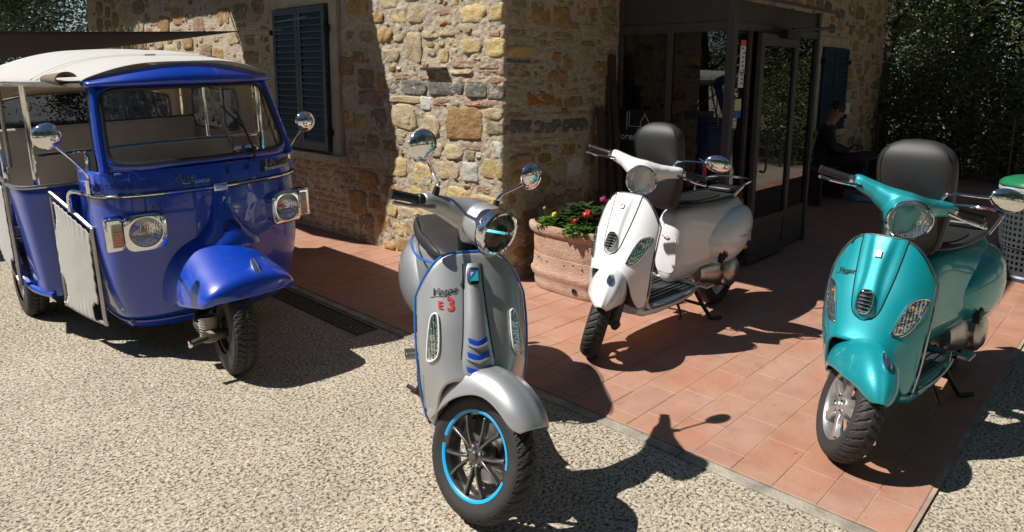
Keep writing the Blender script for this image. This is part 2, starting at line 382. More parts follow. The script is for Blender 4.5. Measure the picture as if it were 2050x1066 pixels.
tag(link(bpy.data.objects.new('grit', me)), 'pale and brown grit grains bedded in the rough concrete of the drive', 'gravel', kind='stuff')
# ---- terrace: bed + kerb + tiles
terrace = empty('terrace'); tag(terrace, kind='structure')
b_ = MB(); b_.box(-1.115, -2.97, -.3, 8.45, .03, -.0022); b_.box(-1.115, .03, -.3, .03, 9.5, -.0022); b_.build('grout_bed', 'grout', terrace, False)
kb = MB()
yy = -2.98
while yy < 9.4:
    L_ = rng.uniform(.7, 1.1); kb.box(-1.172, yy, -.2, -1.118, min(yy + L_ - .004, 9.5), -.003 + rng.uniform(-.001, .001)); yy += L_
kb.build('kerb', 'concrete', terrace, True, 30, .004)
def tile_mesh(w, l, seed):
    r = random.Random(seed); V = []; e = .0022
    # slightly worn edges: rounded rectangle top, bevel ring, skirt
    j = lambda: r.uniform(-.0009, .0009)
    ring0 = [(0, 0), (l / 2, 0), (l, 0), (l, w / 2), (l, w), (l / 2, w), (0, w), (0, w / 2)]
    c = (l / 2, w / 2)
    top = [(x + (e if x < c[0] - 1e-6 else -e if x > c[0] + 1e-6 else 0) + j(), y + (e if y < c[1] - 1e-6 else -e if y > c[1] + 1e-6 else 0) + j(), 0) for x, y in ring0]
    mid = [(x + j() * .6, y + j() * .6, -.0018) for x, y in ring0]; bot = [(x, y, -.012) for x, y in ring0]
    V = top + mid + bot; F = [tuple(range(8))]
    for k in (0, 8): F += [(k + i, k + 8 + i, k + 8 + (i + 1) % 8, k + (i + 1) % 8) for i in range(8)]
    me = bpy.data.meshes.new('tile'); me.from_pydata(V, [], F); me.materials.append(M['tile'])
    me.polygons.foreach_set('use_smooth', [True] * len(F)); me.set_sharp_from_angle(angle=R(25)); return me
G = .0022
TM = [tile_mesh(.163 - G, .33 - G, k) for k in range(5)]
tiles = []
y = -2.96; row = 0
edges = [-2.955, -2.815, -2.681] + [-2.681 + .1632 * k for k in range(1, 17)]
edges = [e for e in edges if e < .03]
for k in range(len(edges)):
    y0 = edges[k]; y1 = edges[k + 1] if k + 1 < len(edges) else y0 + .163
    x = -1.113 - [(.115), (.07), (.12), (.0), (.21), (.06), (.165), (.24), (.03), (.29)][k % 10]
    while x < 8.4:
        xa = max(x, -1.113); tiles.append((xa, y0, min(x + .33, 8.42) - xa, y1 - y0)); x += .33
y0 = .02
k = 0
while y0 < 9.3:      # beside the left wall the courses turn on along the wall
    x = -1.113 - [.1, .22, .04, .17][k % 4]
    while x < 0:
        xa = max(x, -1.113); tiles.append((xa, y0, min(x + .33, .0) - xa, .1632)); x += .33
    y0 += .1632; k += 1
tiles = [t for t in tiles if t[2] > .03 and t[3] > .03]
def vis(t):
    cx = t[0] + t[2] / 2; cy = t[1] + t[3] / 2; d = (Vector((cx, cy, 0)) - CAM); dep = -d.dot(_b)
    u = d.dot(_r) / max(dep, .01)
    if dep < .5 or abs(u) > .80: return 99 + d.length
    if cx > .05 and cy > .05: return 99
    return d.length
tiles.sort(key=vis)
rest = MB()
for i, (x, y, l, w) in enumerate(tiles):
    if i < 298:
        if abs(l - .33) < .002 and abs(w - .163) < .002: me = TM[i % 5]
        else: me = tile_mesh(w - G, l - G, i)
        o = bpy.data.objects.new('tile', me); o.location = (x, y, rng.uniform(-.0008, .0008)); o.rotation_euler = (rng.uniform(-.003, .003), rng.uniform(-.002, .002), rng.uniform(-.002, .002)); link(o, terrace)
    else: rest.box(x, y, -.01, x + l - G, y + w - G, rng.uniform(-.0008, .0002))
o = rest.build('tiling', 'tile', terrace, False); o['kind'] = 'stuff'

# ---- a few dry twigs and leaf scraps on the ground
tw = MB(); rr_ = random.Random(5)
for k in range(90):
    x = rr_.uniform(-3.2, -1.2); y = rr_.uniform(-3.2, 3); a = rr_.uniform(0, 6.28); l = rr_.uniform(.006, .02)
    if k < 6: l *= 3.5; tw.tube([(x, y, -.010), (x + l * math.cos(a), y + l * math.sin(a), -.008), (x + 1.8 * l * math.cos(a + .4), y + 1.8 * l * math.sin(a + .4), -.009)], .0012, 5)
    else: c_, s_ = math.cos(a) * l, math.sin(a) * l; tw.add([(x, y, -.009), (x + c_, y + s_, -.006), (x + c_ * .4 - s_ * .5, y + s_ * .4 + c_ * .5, -.007)], [(0, 1, 2)])
for k in range(40):
    x = rr_.uniform(-1.0, 2.2); y = rr_.uniform(-2.9, -.2); a = rr_.uniform(0, 6.28); l = rr_.uniform(.005, .013); c_, s_ = math.cos(a) * l, math.sin(a) * l; tw.add([(x, y, .001), (x + c_, y + s_, .003), (x + c_ * .4 - s_ * .5, y + s_ * .4 + c_ * .5, .002)], [(0, 1, 2)])
tag(tw.build('leaf_litter', 'wood', None, False), 'scraps of dry leaf and thin twigs scattered over the concrete and tiles', 'litter', kind='stuff')
# ---- drain grating beside the kerb
dr = empty('drain_grating', (-1.27, .5, -.01), 0, 'long dark steel drain grating sunk beside the tiled kerb next to the blue three-wheeler', 'drain')
f = MB(); f.box(-.075, -.62, -.01, -.063, .95, .004); f.box(.063, -.62, -.01, .075, .95, .004)
for yk in (-.62, .16, .938): f.box(-.063, yk, -.01, .063, yk + .012, .004)
f.build('grating_frame', 'darkmetal', dr, False)
bt = MB(); bt.box(-.063, -.61, -.02, .063, .94, -.008); bt.build('channel', 'dark', dr, False)
sm = MB(); sm.box(-.063, -.004, -.008, .063, .004, .003); slat0 = None
for k in range(62):
    yk = -.595 + k * .0248
    if slat0 is None: slat0 = sm.build('slat', 'darkmetal', dr, False); slat0.location.y = yk
    else: inst(slat0, dr, (0, yk, 0))

# ---- the stone house
house = empty('stone_house', (0, 0, 0), 0, 'old farmhouse of ochre and grey rubble stone with dark blue shutters behind the scooters', 'house')
def nz3(p, s, o=4): return noise.fractal(Vector(p) * s, .9, 2.0, o)
def wall_pt(s, z, d=0):
    """s<0: along the left wall (y=-s), s>0: along the right wall (x=s)"""
    if s < -.02: return Vector((-d, -s, z))
    if s > .02: return Vector((s, -d, z))
    t = (s + .02) / .04; a = t * math.pi / 2
    p = Vector((0, .02, z)).lerp(Vector((.02, 0, z)), t)
    return p + Vector((-math.cos(a), -math.sin(a), 0)) * d + Vector((-.006, -.006, 0)) * (1 - abs(2 * t - 1))
def relief(s, z):
    a = nz3((s * .8, 3.1, z), 5, 3) * .008 + nz3((s, 7.7, z * 1.3), 19, 4) * .008 + nz3((s, 1.7, z), 45, 3) * .0045
    return .006 + a + max(0, .5 * nz3((s * .7, 9.2, z), 11, 2)) * .014
def wall_grid(s0, s1, z0, z1, step):
    ns = max(1, round((s1 - s0) / step)); nz_ = max(1, round((z1 - z0) / step))
    V = []; F = []
    for i in range(ns + 1):
        s = s0 + (s1 - s0) * i / ns
        for j in range(nz_ + 1):
            z = z0 + (z1 - z0) * j / nz_; V.append(wall_pt(s, z, relief(s, z)))
    w = nz_ + 1
    F = [(i * w + j, (i + 1) * w + j, (i + 1) * w + j + 1, i * w + j + 1) for i in range(ns) for j in range(nz_)]
    return V, F
wg = MB()
for a in ((-3.4, 1.42, -.05, 2.3, .0155), (-9.6, -3.4, -.05, 2.7, .05), (3.0, 8.6, -.05, 2.9, .035), (-3.4, 1.42, 2.3, 3.5, .12), (-9.6, -3.4, 2.7, 3.5, .2), (3.0, 8.6, 2.9, 3.5, .2), (1.42, 3.0, 2.3, 3.5, .12)):
    wg.add(*wall_grid(*a))
wg.build('rubble_wall', 'mortar', house, True, None)
cb = MB(); cb.box(.25, .25, -.1, 8.35, 9.5, 3.5); cb.box(8.35, .0, -.1, 8.6, 9.5, 3.5); cb.box(1.42, .12, -.1, 3.0, .25, 2.3); cb.build('rear_wall', 'plaster', house, False)
rf = MB()
rf.box(-.77, -.87, 3.5, 8.72, 10.2, 3.56); zc = 3.56
rf.add([(-.77, -.87, zc), (8.72, -.87, zc), (8.72, 10.2, zc), (-.77, 10.2, zc), (4.3, 4.2, 5.2), (4.3, 5.2, 5.2)], [(0, 1, 4), (1, 2, 5, 4), (2, 3, 5), (3, 0, 4, 5)])
rf.build('roof', 'terracotta', house, False)
LEFT = """1.401,1.937,1.58,2.039,O;1.09,1.931,1.311,2.038,Y;0.813,1.908,1.064,2.068,B;0.55,1.886,0.695,1.937,O;0.172,1.893,0.46,2.027,Y;0.007,1.885,0.147,2.022,Y;1.288,1.781,1.514,1.9,O;0.905,1.601,1.13,1.853,B;1.551,1.78,1.775,1.89,O;1.147,1.784,1.282,1.84,B;0.208,1.676,0.45,1.783,Y;-0.019,1.644,0.197,1.783,Y;1.692,1.616,1.909,1.719,O;1.47,1.622,1.601,1.743,B;1.205,1.612,1.448,1.734,B;0.734,1.653,0.843,1.718,B;0.581,1.602,0.698,1.715,Y;0.696,1.795,0.89,1.863,B;0.494,1.803,0.684,1.862,B;1.881,1.506,2.092,1.683,O;0.276,1.568,0.553,1.623,R;-0.006,1.563,0.266,1.616,R;0.303,1.52,0.565,1.56,B;-0.006,1.514,0.292,1.556,R;0.96,1.477,1.348,1.534,R;0.571,1.476,0.947,1.53,R;-0.007,1.459,0.56,1.509,R;1.55,1.395,1.816,1.567,D;1.385,1.369,1.515,1.538,O;0.854,1.352,1.352,1.473,G;0.413,1.359,0.842,1.462,G;0.17,1.353,0.402,1.455,G;-0.008,1.344,0.16,1.45,G;0.887,1.287,1.355,1.348,B;0.441,1.283,0.776,1.341,R;-0.008,1.29,0.413,1.341,R;1.462,1.244,1.817,1.387,D;1.396,1.037,1.632,1.24,D;0.788,1.235,0.939,1.35,W;0.967,1.058,1.339,1.286,B;0.687,1.028,0.892,1.207,B;0.206,1.026,0.627,1.279,O;-0.01,1.082,0.169,1.187,N;-0.004,1.2,0.191,1.286,B;1.513,0.864,1.703,0.997,D;1.144,0.938,1.261,0.993,R;0.415,0.871,0.636,0.999,B;0.143,0.958,0.403,1.014,R;-0.001,0.919,0.132,1.047,W;1.446,0.684,1.813,0.854,B;1.109,0.659,1.353,0.83,Y;0.785,0.624,1.03,0.809,Y;0.461,0.706,0.76,0.856,B;0.249,0.716,0.427,0.869,W;-0.008,0.762,0.206,0.909,Y;1.549,0.496,1.838,0.665,O;1.183,0.465,1.493,0.583,O;0.89,0.461,1.115,0.609,Y;0.621,0.499,0.826,0.645,B;0.359,0.543,0.603,0.661,Y;0.11,0.646,0.276,0.699,R;-0.004,0.649,0.099,0.716,R;0.011,0.557,0.348,0.633,Y;1.504,0.327,1.688,0.464,O;1.727,0.251,2.013,0.476,O;1.258,0.31,1.425,0.416,Y;1.356,0.143,1.565,0.293,O;1.165,0.151,1.285,0.279,Y;0.908,0.171,1.158,0.292,O;1.605,0.001,1.844,0.264,D;0.991,0.008,1.29,0.14,O;1.304,0.001,1.489,0.069,O;1.874,1.01,2.054,1.224,O;1.862,1.246,2.073,1.471,B;1.709,1.913,1.925,1.99,B;1.052,1.108,1.255,1.211,B;0.659,0.872,0.832,0.991,B;0.388,0.405,0.563,0.505,O;0.167,0.399,0.36,0.522,Y;0.304,0.293,0.564,0.392,B;0.657,0.048,0.879,0.195,O;0.36,0.121,0.626,0.263,Y"""
RIGHT = """0.028,1.872,0.218,1.975,B;0.271,1.877,0.48,2.058,O;0.504,1.872,0.722,2.038,O;0.787,1.973,0.9,2.105,O;0.939,1.983,1.063,2.06,O;0.843,1.814,1.131,1.931,B;0.029,1.811,0.289,1.839,R;0.328,1.798,0.456,1.841,R;0.507,1.81,0.77,1.843,R;0.029,1.769,0.263,1.8,B;0.03,1.647,0.336,1.728,Y;0.544,1.736,0.784,1.792,B;0.866,1.75,1.028,1.797,O;0.5,1.624,0.618,1.695,O;0.649,1.566,0.759,1.688,O;0.833,1.588,0.981,1.725,B;0.021,1.605,0.404,1.637,G;0.021,1.561,0.267,1.597,R;0.022,1.505,0.268,1.547,R;0.317,1.513,0.378,1.553,O;0.017,1.462,0.162,1.494,R;0.188,1.447,0.425,1.487,R;0.447,1.455,0.701,1.56,O;0.763,1.47,0.89,1.529,R;0.217,1.292,0.538,1.41,A;0.554,1.374,0.674,1.42,B;0.665,1.274,0.897,1.365,O;0.019,1.288,0.138,1.327,R;1.085,1.368,1.209,1.47,O;0.009,1.218,0.274,1.257,R;0.29,1.212,0.53,1.25,B;0.541,1.207,0.773,1.242,R;0.786,1.211,1.027,1.243,R;0.02,1.097,0.308,1.199,G;0.314,1.084,0.634,1.191,G;0.64,1.079,0.991,1.182,G;1.072,1.059,1.176,1.163,O;0.037,1.024,0.277,1.068,R;0.299,1.012,0.625,1.054,B;0.364,0.859,0.533,0.932,A;0.628,0.9,0.828,0.988,O;0.713,0.722,0.919,0.873,W;0.054,0.832,0.336,0.94,O;0.081,0.724,0.282,0.825,O;0.553,0.769,0.7,0.888,B;0.935,0.795,1.084,0.962,O;0.956,0.624,1.127,0.772,B;0.339,0.671,0.514,0.788,O"""
def parse(t): return [(*map(float, a.split(',')[:4]), a.split(',')[4]) for a in t.split(';')]
stones = []   # (wall, a0, z0, a1, z1, kind)
occ = {}
def cells(a0, z0, a1, z1): return [(i, j) for i in range(int(a0 * 50), int(a1 * 50) + 1) for j in range(int(z0 * 50), int(z1 * 50) + 1)]
def free(w, a0, z0, a1, z1): return not any((w, i, j) in occ for i, j in cells(a0, z0, a1, z1))
def put(w, a0, z0, a1, z1, k, keep=True):
    for i, j in cells(a0 + .008, z0 + .006, a1 - .008, z1 - .006): occ[(w, i, j)] = 1
    if keep: stones.append((w, a0, z0, a1, z1, k))
put('L', 2.0, .68, 3.36, 2.32, '', False)            # window
put('R', 1.36, 0, 3.06, 2.5, '', False)              # glazed porch
put('R', 5.78, .75, 6.95, 2.1, '', False)
for r in parse(LEFT): put('L', *r)
for r in parse(RIGHT): put('R', *r)
# brick courses beneath the sill of the left window
z = .03; k = 0
while z < .66:
    a = 1.78 + (k % 2) * .12
    while a < 3.5:
        L_ = rng.uniform(.19, .26); put('L', a, z, a + L_ - .014, z + .046, 'R'); a += L_
    z += .06; k += 1
def fill(w, A0, A1, Z0, Z1, tries, kinds, smin=.07, smax=.30):
    for t in range(tries):
        sz = smax * (1 - t / tries) ** 1.3 + smin
        wd = sz * rng.uniform(.8, 1.35); ht = sz * rng.uniform(.45, .8)
        a = rng.uniform(A0, A1 - wd * .8); z = rng.uniform(Z0, Z1)
        if rng.random() < .13: wd = .26; ht = .052; kd = 'R'
        else: kd = rng.choice(kinds)
        if free(w, a, z, a + wd, z + ht): put(w, a, z, a + wd, z + ht, kd)
fill('L', .0, 2.0, .02, 2.35, 9000, 'YYOBBBNW', .045, .22)
fill('L', 3.36, 9.3, .9, 2.7, 4000, 'BBOOND', .08, .25)
fill('R', .02, 1.36, .02, 2.35, 7000, 'OOBBDDN', .045, .2)
fill('R', 3.06, 8.55, .4, 2.9, 6000, 'OOBBDRG', .07, .2)
def stone_geo(w, a0, z0, a1, z1, kd, seed):
    r = random.Random(seed); W_ = a1 - a0; H_ = z1 - z0; ca = (a0 + a1) / 2; cz = (z0 + z1) / 2
    brick = kd == 'R' or kd == 'G'; n = 14; e = 6 if brick else r.uniform(3.2, 6)
    ring = sring(0, 0, W_ / 2, H_ / 2, n, e); ph = r.uniform(0, 9)
    out = []
    for i, (p, q) in enumerate(ring):
        k = 1 + (r.uniform(-.05, .03) if brick else r.uniform(-.16, .09)); out.append((p * k, q * k))
    hgt = r.uniform(.007, .011) if brick else r.uniform(.007, .014) + .012 * min(1, W_ * 2)
    if kd == 'G': hgt = .014
    V = []; F = []
    rings = [(0, 1), (.5, 1.0), (.86, .95), (1.0, .55), (1.04, -.6)]
    tilt = r.uniform(-.25, .25); tz = r.uniform(-.3, .2)
    def P3(a, z, h):
        if w == 'L': return (-h, ca + a, cz + z)
        return (ca + a, -h, cz + z)
    def hh(a, z, f):
        if f < 0: return hgt * f
        q = hgt * f * (1 + tilt * a / W_ * 2 + tz * z / H_ * 2)
        return q + (nz3((a + ca, z + cz, seed % 17), 16, 3) * .013 + nz3((a + ca, z * 1.6 + cz, 3), 40, 2) * .006) * (1 if f > .5 else .4)
    V.append(P3(0, 0, hh(0, 0, 1)))
    for (rr, f) in rings[1:]:
        for a, z in out: V.append(P3(a * rr, z * rr, hh(a * rr, z * rr, f)))
    for j in range(n): F.append((0, 1 + j, 1 + (j + 1) % n))
    for k in range(3):
        for j in range(n): F.append((1 + k * n + j, 1 + (k + 1) * n + j, 1 + (k + 1) * n + (j + 1) % n, 1 + k * n + (j + 1) % n))
    if w == 'R': F = F
    else: F = [f[::-1] for f in F]
    return V, F
def spx(s):
    w, a0, z0, a1, z1, k = s; p = Vector((0, (a0 + a1) / 2, (z0 + z1) / 2)) if w == 'L' else Vector(((a0 + a1) / 2, 0, (z0 + z1) / 2))
    d = p - CAM; nn = Vector((-1, 0, 0)) if w == 'L' else Vector((0, -1, 0)); sc = math.sqrt((a1 - a0) * (z1 - z0) * abs(d.normalized().dot(nn))) / d.length
    if -d.dot(_b) < 1 or abs(d.dot(_r) / -d.dot(_b)) > .78 or p.z > 2.35: sc *= .1
    return -sc
stones.sort(key=spx)
kinds = list(SM); small = MB()
for i, s in enumerate(stones):
    V, F = stone_geo(*s, i)
    if i < 292: mobj('brick' if s[5] == 'R' else 'stone', V, F, SM[s[5]], house, True)
    else: small.add(V, F, kinds.index(s[5]))
o = small.build('small_stones', [SM[k] for k in kinds], house, True, None); o['kind'] = 'stuff'

# shutters, casings, sill
def louvre_shutter(T, w, h, nl):
    """T: local (a across, b up, c out) -> world; frame with stiles, rails and slanted louvres"""
    f = MB(); st = .055; th = .035
    def bx(mb, a0, b0, c0, a1, b1, c1): mb.box(a0, b0, c0, a1, b1, c1, 0, T)
    bx(f, 0, 0, 0, st, h, th); bx(f, w - st, 0, 0, w, h, th); bx(f, st, 0, 0.001, w - st, .08, th - .001); bx(f, st, h - .06, 0.001, w - st, h, th - .001)
    o = f.build('shutter', 'shutter', house, False, bevel=.002)
    bk = MB(); bx(bk, st, .08, 0, w - st, h - .06, .004); bk.build('shutter_back', 'dark', o, False)
    gap = (h - .14) / nl; lv = None
    for k in range(nl):
        z = .08 + gap * k; q = MB(); t = .009
        q.add([T @ Vector(p) for p in ((st, z, th - .004), (w - st, z, th - .004), (w - st, z + gap * .92, .008), (st, z + gap * .92, .008), (st, z + t, th - .002), (w - st, z + t, th - .002), (w - st, z + gap * .92 + t, .012), (st, z + gap * .92 + t, .012))],
              [(0, 3, 2, 1), (4, 5, 6, 7), (0, 1, 5, 4), (1, 2, 6, 5), (2, 3, 7, 6), (3, 0, 4, 7)])
        q.build('louvre', 'shutter', o, False)
    return o
TL = lambda a: Matrix(((0, 0, -1, -.05), (-1, 0, 0, a), (0, 1, 0, .80), (0, 0, 0, 1)))
louvre_shutter(TL(3.19), .485, 1.345, 20); louvre_shutter(TL(2.70), .485, 1.345, 20)
TR = lambda a: Matrix(((1, 0, 0, a), (0, 0, -1, -.05), (0, 1, 0, .84), (0, 0, 0, 1)))
louvre_shutter(TR(5.9), .46, 1.09, 15); louvre_shutter(TR(6.365), .46, 1.09, 15)
cs = MB(); cs.box(-.045, 3.2, .74, .0, 3.34, 2.3); cs.box(-.045, 2.07, .74, .0, 2.205, 2.3); cs.box(-.044, 2.204, 2.155, 0, 3.201, 2.299); cs.build('window_casing', 'plaster', house, True, 30, .006)
cs = MB(); cs.box(5.76, -.045, .75, 5.895, 0, 2.08); cs.box(6.83, -.045, .75, 6.93, 0, 2.08); cs.box(5.894, -.044, 1.94, 6.831, 0, 2.079); cs.build('window_casing', 'plaster', house, True, 30, .006)
sl = MB(); sl.box(-.105, 2.0, .70, 0, 3.42, .775); sl.build('window_sill', 'plaster', house, True, 30, .008)
sl = MB(); sl.box(5.72, -.1, .75, 6.98, 0, .83); sl.build('window_sill', 'plaster', house, True, 30, .008)
for yk, zk in ((2.19, 1.93), (2.19, .98), (3.215, 1.93), (3.215, .98)): hg = MB(); hg.box(-.10, yk - .02, zk - .03, -.05, yk + .02, zk + .03); hg.build('shutter_hinge', 'dark', house, False, bevel=.003)
for xk, zk in ((6.85, 1.75), (6.85, 1.0), (5.88, 1.75)): hg = MB(); hg.box(xk - .02, -.1, zk - .03, xk + .02, -.05, zk + .03); hg.build('shutter_hinge', 'dark', house, False, bevel=.003)
lg = MB(); lg.box(-.065, .60, 1.555, .0, .86, 1.575); lg.build('slate_ledge', 'darkmetal', house, False, bevel=.002)
pp = MB(); pp.box(6.98, -.03, 1.02, 7.2, -.02, 1.18); pp.build('meter_box', 'white_print', house, False)

# ---- glazed entrance porch
porch = empty('glass_porch', (1.39, 0, 0), 0, 'brown steel and glass entrance porch built against the stone wall', 'porch')
def pb(name, boxes, mat='frame', bev=.003, parent=None):
    q = MB()
    for b in boxes: q.box(b[0] - 1.39, b[1], b[2], b[3] - 1.39, b[4], b[5])
    return q.build(name, mat, parent or porch, False, bevel=bev)
pb('corner_post', [(1.355, -1.045, 0, 1.415, -.985, 2.10)])
pb('corner_post', [(3.0, -1.045, 0, 3.05, -.99, 2.10)])
pb('wall_post', [(1.365, -.05, 0, 1.415, -.0, 2.3)])
pb('mullion', [(1.367, -.525, .0, 1.413, -.475, 1.86)])
pb('side_transom', [(1.366, -.985, 1.86, 1.414, -.05, 1.93)])
pb('side_bottom_rail', [(1.366, -.985, .02, 1.414, -.525, .12), (1.366, -.475, .02, 1.414, -.05, .12)])
q = MB(); q.add([(-.008, -.05, 1.93), (-.008, -.985, 1.93), (-.008, -.985, 2.07), (-.008, -.05, 2.36), (.008, -.05, 1.93), (.008, -.985, 1.93), (.008, -.985, 2.07), (.008, -.05, 2.36)], [(0, 3, 2, 1), (4, 5, 6, 7), (0, 1, 5, 4), (1, 2, 6, 5), (2, 3, 7, 6), (3, 0, 4, 7)]); q.build('fascia_panel', 'frame', porch, False)
pb('front_transom', [(1.415, -1.04, 1.87, 3.0, -.99, 1.93)])
pb('front_fascia', [(1.415, -1.02, 1.93, 3.0, -1.0, 2.09)])
q = MB(); q.add([(-.06, .0, 2.40), (-.06, -1.16, 2.085), (1.75, -1.16, 2.085), (1.75, 0, 2.40), (-.06, .0, 2.43), (-.06, -1.16, 2.115), (1.75, -1.16, 2.115), (1.75, 0, 2.43)], [(0, 1, 2, 3), (7, 6, 5, 4), (0, 4, 5, 1), (1, 5, 6, 2), (2, 6, 7, 3), (3, 7, 4, 0)]); q.build('porch_roof', 'frame', porch, False, bevel=.003)
for nm, b in (('pane', (1.387, -.475, .12, 1.393, -.05, 1.86)), ('pane', (1.387, -.985, .12, 1.393, -.525, 1.86)), ('pane', (1.415, -1.02, .12, 1.63, -1.014, 1.87)), ('pane', (2.50, -1.02, .36, 3.0, -1.014, 1.87))):
    pb(nm, [b], 'shopglass', 0)
pb('jamb', [(1.63, -1.045, 0, 1.67, -.995, 1.87), (2.43, -1.045, 0, 2.50, -.995, 1.87)])
pb('lower_panel', [(2.50, -1.03, .02, 3.0, -1.005, .36)])
door = pb('door', [(1.70, -1.105, .03, 1.765, -1.065, 1.86), (2.36, -1.105, .03, 2.425, -1.065, 1.86), (1.765, -1.104, 1.77, 2.36, -1.066, 1.859), (1.765, -1.104, .031, 2.36, -1.066, .10), (1.765, -1.104, .32, 2.36, -1.066, .385), (1.765, -1.094, .10, 2.36, -1.076, .32)])
dg = pb('door_pane', [(1.765, -1.088, .385, 2.36, -1.082, 1.77)], 'shopglass', 0, door)
q = MB(); q.tube([(.41, -1.105, .78), (.41, -1.155, .80), (.41, -1.155, 1.08), (.41, -1.105, 1.10)], .009, 8, smooth=4); q.build('door_handle', 'black', door)
cl = MB(); cl.box(.63, -1.17, 1.83, .86, -1.105, 1.90); cl.tube([(.75, -1.16, 1.905), (1.2, -1.32, 1.93), (1.32, -1.10, 1.935)], .012, 6); cl.build('door_closer', 'black', door, False)
# back wall of the porch with the house door seen through the glass
pb('inner_wall', [(1.42, .105, 0, 3.0, .12, 2.3)], 'plaster', 0)
pb('inner_casing', [(1.47, -.02, 0, 1.57, .10, 2.0)], 'plaster', .004)
M['greendoor'] = plain('dark_green_door_paint', (.012, .030, .022), .45)
pb('house_door', [(1.575, .02, 0, 1.70, .07, 1.98), (2.05, .02, 0, 2.17, .07, 1.98), (1.70, .021, 1.80, 2.05, .069, 1.979), (1.70, .021, 0, 2.05, .069, .9)], 'greendoor', .003)
pb('house_door_pane', [(1.70, .04, .9, 2.05, .046, 1.80)], 'shopglass', 0)
pb('cupboard', [(2.25, -.12, 0, 2.62, .09, 1.78)], 'wood', .003)
pb('porch_floor', [(1.42, -.99, .0, 3.0, .1, .012)], 'concrete', 0)
pb('far_side_wall', [(3.01, -.985, 0, 3.04, 0, 2.1)], 'wood', 0)
# notices stuck on the narrow pane
nmap = lambda x, z: (lambda a, b, h=0: Vector((x - 1.39 + a, -1.024 - h, z + b)))
for nm, x, z, w, h, mt in (('notice', 1.56, 1.66, .085, .22, 'white_print'), ('notice', 1.56, 1.775, .085, .045, 'redprint'), ('notice', 1.55, 1.50, .085, .12, 'white_print'), ('notice', 1.53, 1.31, .10, .09, 'yellow_print'), ('notice', 1.53, 1.235, .10, .05, 'blueprint')):
    pb(nm, [(x - w / 2, -1.0225 - (.0015 if 'red' in mt else 0), z - h / 2, x + w / 2, -1.0205, z + h / 2)], mt, 0)
q = MB()
for k in range(9):
    xx = 1.525 - 1.39 + rng.uniform(0, .05); zz = 1.73 - k * .033; q.box(xx, -1.0242, zz, xx + .014, -1.023, zz + .014); q.box(xx + .02, -1.0242, zz, xx + .03, -1.023, zz + .012)
q.build('notice_print', 'dark_print', porch, False)

# shop board standing behind the left pane
board = empty('shop_board', (1.36, -.26, 0), 0, 'black signboard with a white skyline drawing standing against the porch glass', 'sign')
q = MB(); q.box(0, -.22, .22, .015, .225, 1.25); q.build('board_panel', 'dark_print', board, False, bevel=.002)
q = MB(); q.box(.0, -.2, 0, .03, -.17, .22); q.box(0, .17, 0, .03, .2, .22); q.build('board_foot', 'black', board, False)
bm = lambda a, b, h=0: Vector((-.0005 - h, -a, 1.02 + b))
textmesh('board_lettering', 'florencetown', .088, bm, 'white_print', board)
def skyline(s, ox=0, oy=0):
    """tower on the left, line, dome with lantern"""
    P = [[(-.9, 0), (-.9, .95), (-.82, 1.05), (-.74, .95), (-.74, .22), (.0, .22)],
         [(.0, .0), (.0, .42), (.08, .62), (.2, .78), (.27, .98), (.34, .78), (.46, .62), (.54, .42), (.54, .22), (.95, .22)]]
    return [[(ox + x * s, oy + y * s) for x, y in l] for l in P]
q = MB(); strokes(q, skyline(.15, 0, .055), bm, .002); q.build('board_skyline', 'white_print', board)
q = MB()
for k in range(11):
    for j in range(2): a = .02 + j * .09; w_ = rng.uniform(.03, .07); q.box(-.0025, -a - w_, .86 - k * .035, -.0005, -a, .873 - k * .035)
q.build('board_small_print', 'white_print', board, False)

# ---- planks leaning on the wall beside the porch
for i, (x, w, tilt, hgt, col_) in enumerate(((1.10, .10, -.10, 1.72, 'tall dark plank leaning on the wall, nearest the porch'), (.97, .075, -.06, 1.28, 'shorter dark plank leaning on the wall, left of the tall one'), (1.22, .06, .0, 1.45, 'narrow dark batten leaning upright against the porch corner'))):
    q = MB(); T = Matrix.Translation((x, -.20 - .02 * i, 0)) @ Matrix.Rotation(R(-6.5), 4, 'X') @ Matrix.Rotation(-tilt, 4, 'Y')
    q.box(-w / 2, -.012, 0, w / 2, .012, hgt, 0, T); o = q.build('plank', 'wood', None, False, bevel=.002); tag(o, col_, 'plank', 'planks leaning beside the porch')

# ---- dark sail cloth, its cord, and the awning added out of view to shade the left wall
sa = empty('sun_sail', (-.25, 3.9, 1.95), 0, 'dark brown sun sail stretched behind the white roof of the three-wheeler', 'sun sail')
A_, B2, C2 = Vector((0, -.35, 0)), Vector((-1.4, 6.2, -.27)), Vector((-4.0, .5, -.12))
def sailf(u, v):
    p = A_.lerp(B2, u); q_ = A_.lerp(C2, u); r_ = p.lerp(q_, v); sag = .10 * u * v * (1 - v) * 4 + .03 * math.sin(u * math.pi)
    return r_ + Vector((0, 0, -sag))
q = MB(); q.surf(sailf, 20, 12); q.build('sail_cloth', 'sail', sa, True, None, solid=.004)
q = MB(); q.tube([A_, Vector((.19, -.9, .0)), Vector((.2, -1.7, -.01))], .004, 6); q.tube([A_ + Vector((0, 0, .01)), Vector((.17, -.65, .07)), Vector((.16, -1.4, .10))], .003, 6); q.build('cord', 'plaster', sa)
aw = empty('shade_occluder', (0, 0, 3.0), 0, 'dark cloth awning added out of view above the left window, outlined to shade the wall', 'occluder')
oz = [(.0, 1.62), (-.3, 1.86), (-.62, 2.08), (-1.0, 2.22), (-1.25, 2.36), (-1.45, 2.62), (-1.66, 2.95), (-1.86, 3.35), (-1.95, 3.9), (-1.9, 4.6), (0, 4.72)]  # unseen sheet, outline traced back from the shade edge on the left wall
V = [(x, y, 0.02 * (k % 2)) for k, (x, y) in enumerate(oz)] + [(x, y, .02 + .02 * (k % 2)) for k, (x, y) in enumerate(oz)]; n_ = len(oz)
